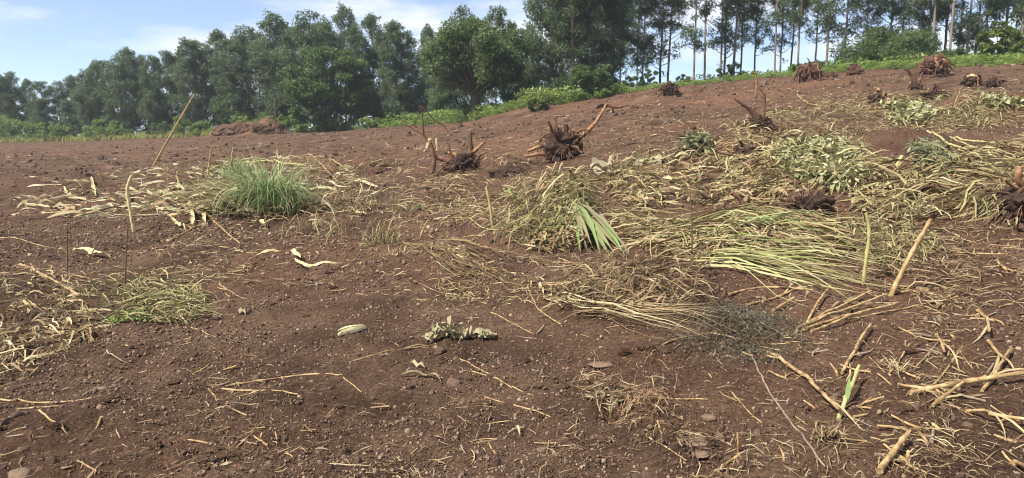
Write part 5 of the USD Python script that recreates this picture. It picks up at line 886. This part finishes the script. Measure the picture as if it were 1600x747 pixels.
stump('red root half buried in the litter at right', 1262, 330, .38, [
    ([(1240, 312), (1252, 310), (1268, 314)], .05, .05, W, 'root'), ([(1256, 326), (1275, 330), (1296, 328)], .055, .04, O, 'root'), ([(1250, 322), (1246, 310), (1250, 304)], .045, .03, W, 'root'), ([(1262, 330), (1268, 316), (1276, 300)], .04, .025, W, 'root'), ([(1240, 318), (1228, 316), (1216, 312)], .035, .025, W, 'root')], 9, 15, (1.3, .8, .7), 'root_wood', L=(.7, 1.5), rr=.10)
stump('root at the right edge with two sticks reaching down left', 1601, 330, .35, [
    ([(1606, 300), (1580, 328), (1550, 359)], .035, .022, W, 'root'), ([(1606, 290), (1585, 306), (1557, 320)], .03, .02, D_, 'root'), ([(1592, 262), (1590, 280), (1600, 290)], .045, .04, O, 'root'), ([(1602, 300), (1580, 290), (1570, 282)], .03, .02, O, 'root')], 6, 18, (1, .9, .9), L=(.6, 1.1), rr=.09)
stump('thick broken root pointing down in the litter', 1164, 332, .13, [([(1143, 302), (1155, 313), (1163, 325)], .035, .05, W, 'root'), ([(1160, 326), (1170, 335), (1184, 345)], .05, .035, O, 'root')], 4, 21, (1.1, .8, .8), O, 'root_wood', rr=.12, hair=40)
stump('tangle of thin red roots in the upper litter', 1175, 250, .26, [([(1120, 238), (1140, 243), (1162, 244)], .03, .03, W, 'root'), ([(1116, 232), (1132, 224), (1150, 217)], .018, .012, O, 'root'), ([(1120, 236), (1142, 226), (1165, 216)], .018, .012, O, 'root'), ([(1122, 237), (1150, 232), (1172, 232)], .016, .012, O, 'root')], 8, 24, (1.6, .8, .6), L=(.8, 1.8), rr=.08)
for lab, px, py, R, n, sd, ball, mt in [
        ('first far root heap, large and reddish, left on the crest', 1266, 128, 1.05, 22, 31, (1, .8, .95), W), ('small far root heap on the crest right of the first', 1336, 117, .72, 14, 32, (1, .8, .8), W), ('tall cone of uprooted roots on the crest', 1458, 119, 1.05, 26, 33, (1.05, .9, .9), W),
        ('spiky dark root with upright prongs on the upper slope', 1431, 138, .5, 16, 34, (.9, .7, .6), D_), ('stump with pale cut top on the right slope', 1518, 133, .62, 9, 35, (.9, .8, .85), W), ('smallest stump on the right slope near the edge', 1554, 135, .52, 8, 36, (1, .8, .75), D_),
        ('brown root heap on the crest in the middle distance', 1046, 148, .8, 12, 37, (1.1, .8, .8), D_), ('low red root heap right of the first far heap', 1300, 122, .45, 8, 38, (1.3, .8, .5), W), ('low orange root mass on the upper slope', 1372, 165, .5, 9, 39, (1.1, .8, .7), O), ('dark root lump behind the soil mound', 1462, 158, .5, 6, 40, (1.6, .8, .5), D_)]:
    spiky = 'spiky' in lab or 'cone' in lab
    extra = [([(px - 1, py - 9), (px, py - 13)], .26, .24, 'cut_wood', 'cut_stub')] if 'pale cut' in lab else [([(px - 3, py - 4), (px - 8, py - 20), (px - 14, py - 30)], .10, .05, D_, 'branch'), ([(px + 3, py - 4), (px + 8, py - 18), (px + 10, py - 24)], .09, .04, W, 'branch'), ([(px, py - 4), (px - 1, py - 20)], .09, .05, D_, 'branch')] if 'spiky' in lab else ()
    stump(lab, px, py, R * .8, extra, n, sd, ball, mt, 'turned_soil' if 'far' in lab or 'cone' in lab else 'root_soil', (.7, 1.3), 240 if R > .6 else 120, lumpy=.6, rr=.075, rise=.9 if spiky else .4, skirt=26 if 'cone' in lab or 'large' in lab else 12 if 'heap' in lab else 7)
# soil heaps with roots in them
for lab, px, py, R, ball, mt in [('red soil heap at the far left edge of the field', 368, 208, 1.8, (1.5, 1, .75), 'turned_soil'), ('grey-brown soil heap right of the red one', 416, 208, 1.6, (1.3, 1, .9), 'turned_soil'), ('dark crumbly soil heap right of the forked stump', 798, 274, .36, (1.5, .9, .6), 'root_soil'), ('small dark soil heap left of the forked stump', 590, 268, .26, (1.4, .9, .6), 'turned_soil')]:
    b = hits([(px, py)])[0]; o = obj('soil_heap', (lambda m: (m[0] + (meshkit.fbm(m[0] * 7 / R, 3, 5) - .5)[:, None] * .22 * R * np.array([.5, .5, 1]), m[1]))(lump(R * .8, int(px), 6, .5, 1.6, ball)), 'soil' if R > 1 else mt, smooth=True); UsdGeom.Xformable(o).AddTranslateOp().Set(Gf.Vec3d(*(b + [0, 0, -R * .05]))); tag(o, lab, 'soil heap')

# ------------------------------------------------------------------ chaff and short straws strewn over the whole field
C = np.random.default_rng(99); parts = []
ALL = [(-30, 230), (300, 222), (760, 195), (1000, 160), (1600, 115), (1640, 760), (-40, 760)]
def strew(poly, n, L, W, **k): parts.append(straws(poly, n, L, W, C, **k))
strew(ALL, 5200, (.02, .10), (.003, .008), lift=.006, arch=.01, K=3)
strew(ALL, 2200, (.06, .22), (.003, .007), lift=.01, arch=.02)
strew([(-30, 560), (700, 560), (1640, 560), (1640, 760), (-40, 760)], 2600, (.02, .09), (.002, .006), lift=.006, arch=.01, K=3)
strew([(1300, 380), (1640, 330), (1640, 500), (1350, 480)], 1500, (.06, .35), (.004, .011), lift=.03, arch=.04)
strew([(1150, 440), (1640, 420), (1640, 760), (1050, 760)], 1500, (.04, .2), (.0025, .006), lift=.02, arch=.03)
strew([(560, 340), (900, 400), (900, 480), (600, 470)], 2300, (.05, .22), (.003, .010), lift=.02, arch=.03)
strew([(0, 350), (600, 350), (560, 440), (0, 420)], 2200, (.05, .25), (.005, .014), lift=.02, arch=.03)
strew([(0, 260), (900, 225), (1000, 180), (1600, 120), (1600, 200), (1000, 250), (500, 260)], 4200, (.08, .4), (.010, .026), lift=.03, arch=.05)
strew([(590, 250), (840, 255), (800, 350), (600, 350)], 2600, (.1, .6), (.006, .018), lift=.05, arch=.08)
strew([(0, 225), (640, 205), (900, 170), (900, 225), (500, 245), (0, 255)], 1500, (.12, .6), (.014, .038), lift=.03, arch=.04)
strew([(980, 150), (1200, 128), (1420, 118), (1420, 165), (1180, 200), (1000, 205)], 2600, (.1, .45), (.010, .024), lift=.06, arch=.08)
tag(obj('straw_litter', join(parts[:4]), 'dull_straw'), 'short brown straws and chaff strewn over the bare soil', 'straw litter', kind='stuff')
tag(obj('pale_litter', join(parts[4:]), 'dry_straw'), 'pale scraps of straw and husk scattered between the heaps', 'straw litter', kind='stuff')
# fallen pieces one can still pick out, lying in the stubble
F = np.random.default_rng(3)
ZONES = [([(1180, 470), (1600, 460), (1600, 740), (1230, 740)], 70, (.06, .22), (.004, .011)), ([(560, 400), (1100, 470), (1100, 730), (500, 730)], 34, (.06, .2), (.003, .006)), ([(0, 540), (480, 540), (480, 740), (0, 740)], 40, (.05, .22), (.003, .007)),
         ([(0, 360), (400, 370), (520, 470), (0, 430)], 30, (.1, .3), (.005, .010)), ([(700, 280), (1000, 330), (980, 420), (740, 420)], 26, (.15, .5), (.007, .013)), ([(1380, 380), (1600, 350), (1600, 480), (1420, 470)], 34, (.12, .4), (.006, .013))]
for poly, nn, L, Rr in ZONES:
    xy = inside(poly, nn, F)
    for x, y in xy:
        l, a, rad = F.uniform(*L), F.uniform(0, np.pi), F.uniform(*Rr); t_ = np.linspace(-.5, .5, 6)
        a2 = a + F.normal(0, .35) * t_; p = np.column_stack([x + np.cumsum(np.cos(a2)) * l / 6, y + np.cumsum(np.sin(a2)) * l / 6, 0 * t_]); p[:, 2] = ground(p[:, 0], p[:, 1]) + rad * .8 + F.uniform(0, .02) * (t_ + .5)
        px, py = project(p.mean(0)); o = obj('straw_piece', shift(tube(p, rad * np.linspace(1, .7, 6), 6), p[0]), 'dry_stalk' if F.random() < .8 else 'grey_stalk', smooth=True)
        UsdGeom.Xformable(o).AddTranslateOp().Set(Gf.Vec3d(*p[0])); near_label(o, ('short' if l < .14 else 'long') + (' thick' if rad > .008 else ' thin') + ' straw piece', 'straw', float(px), float(py), 'loose straw pieces on the soil')
write_near_labels()
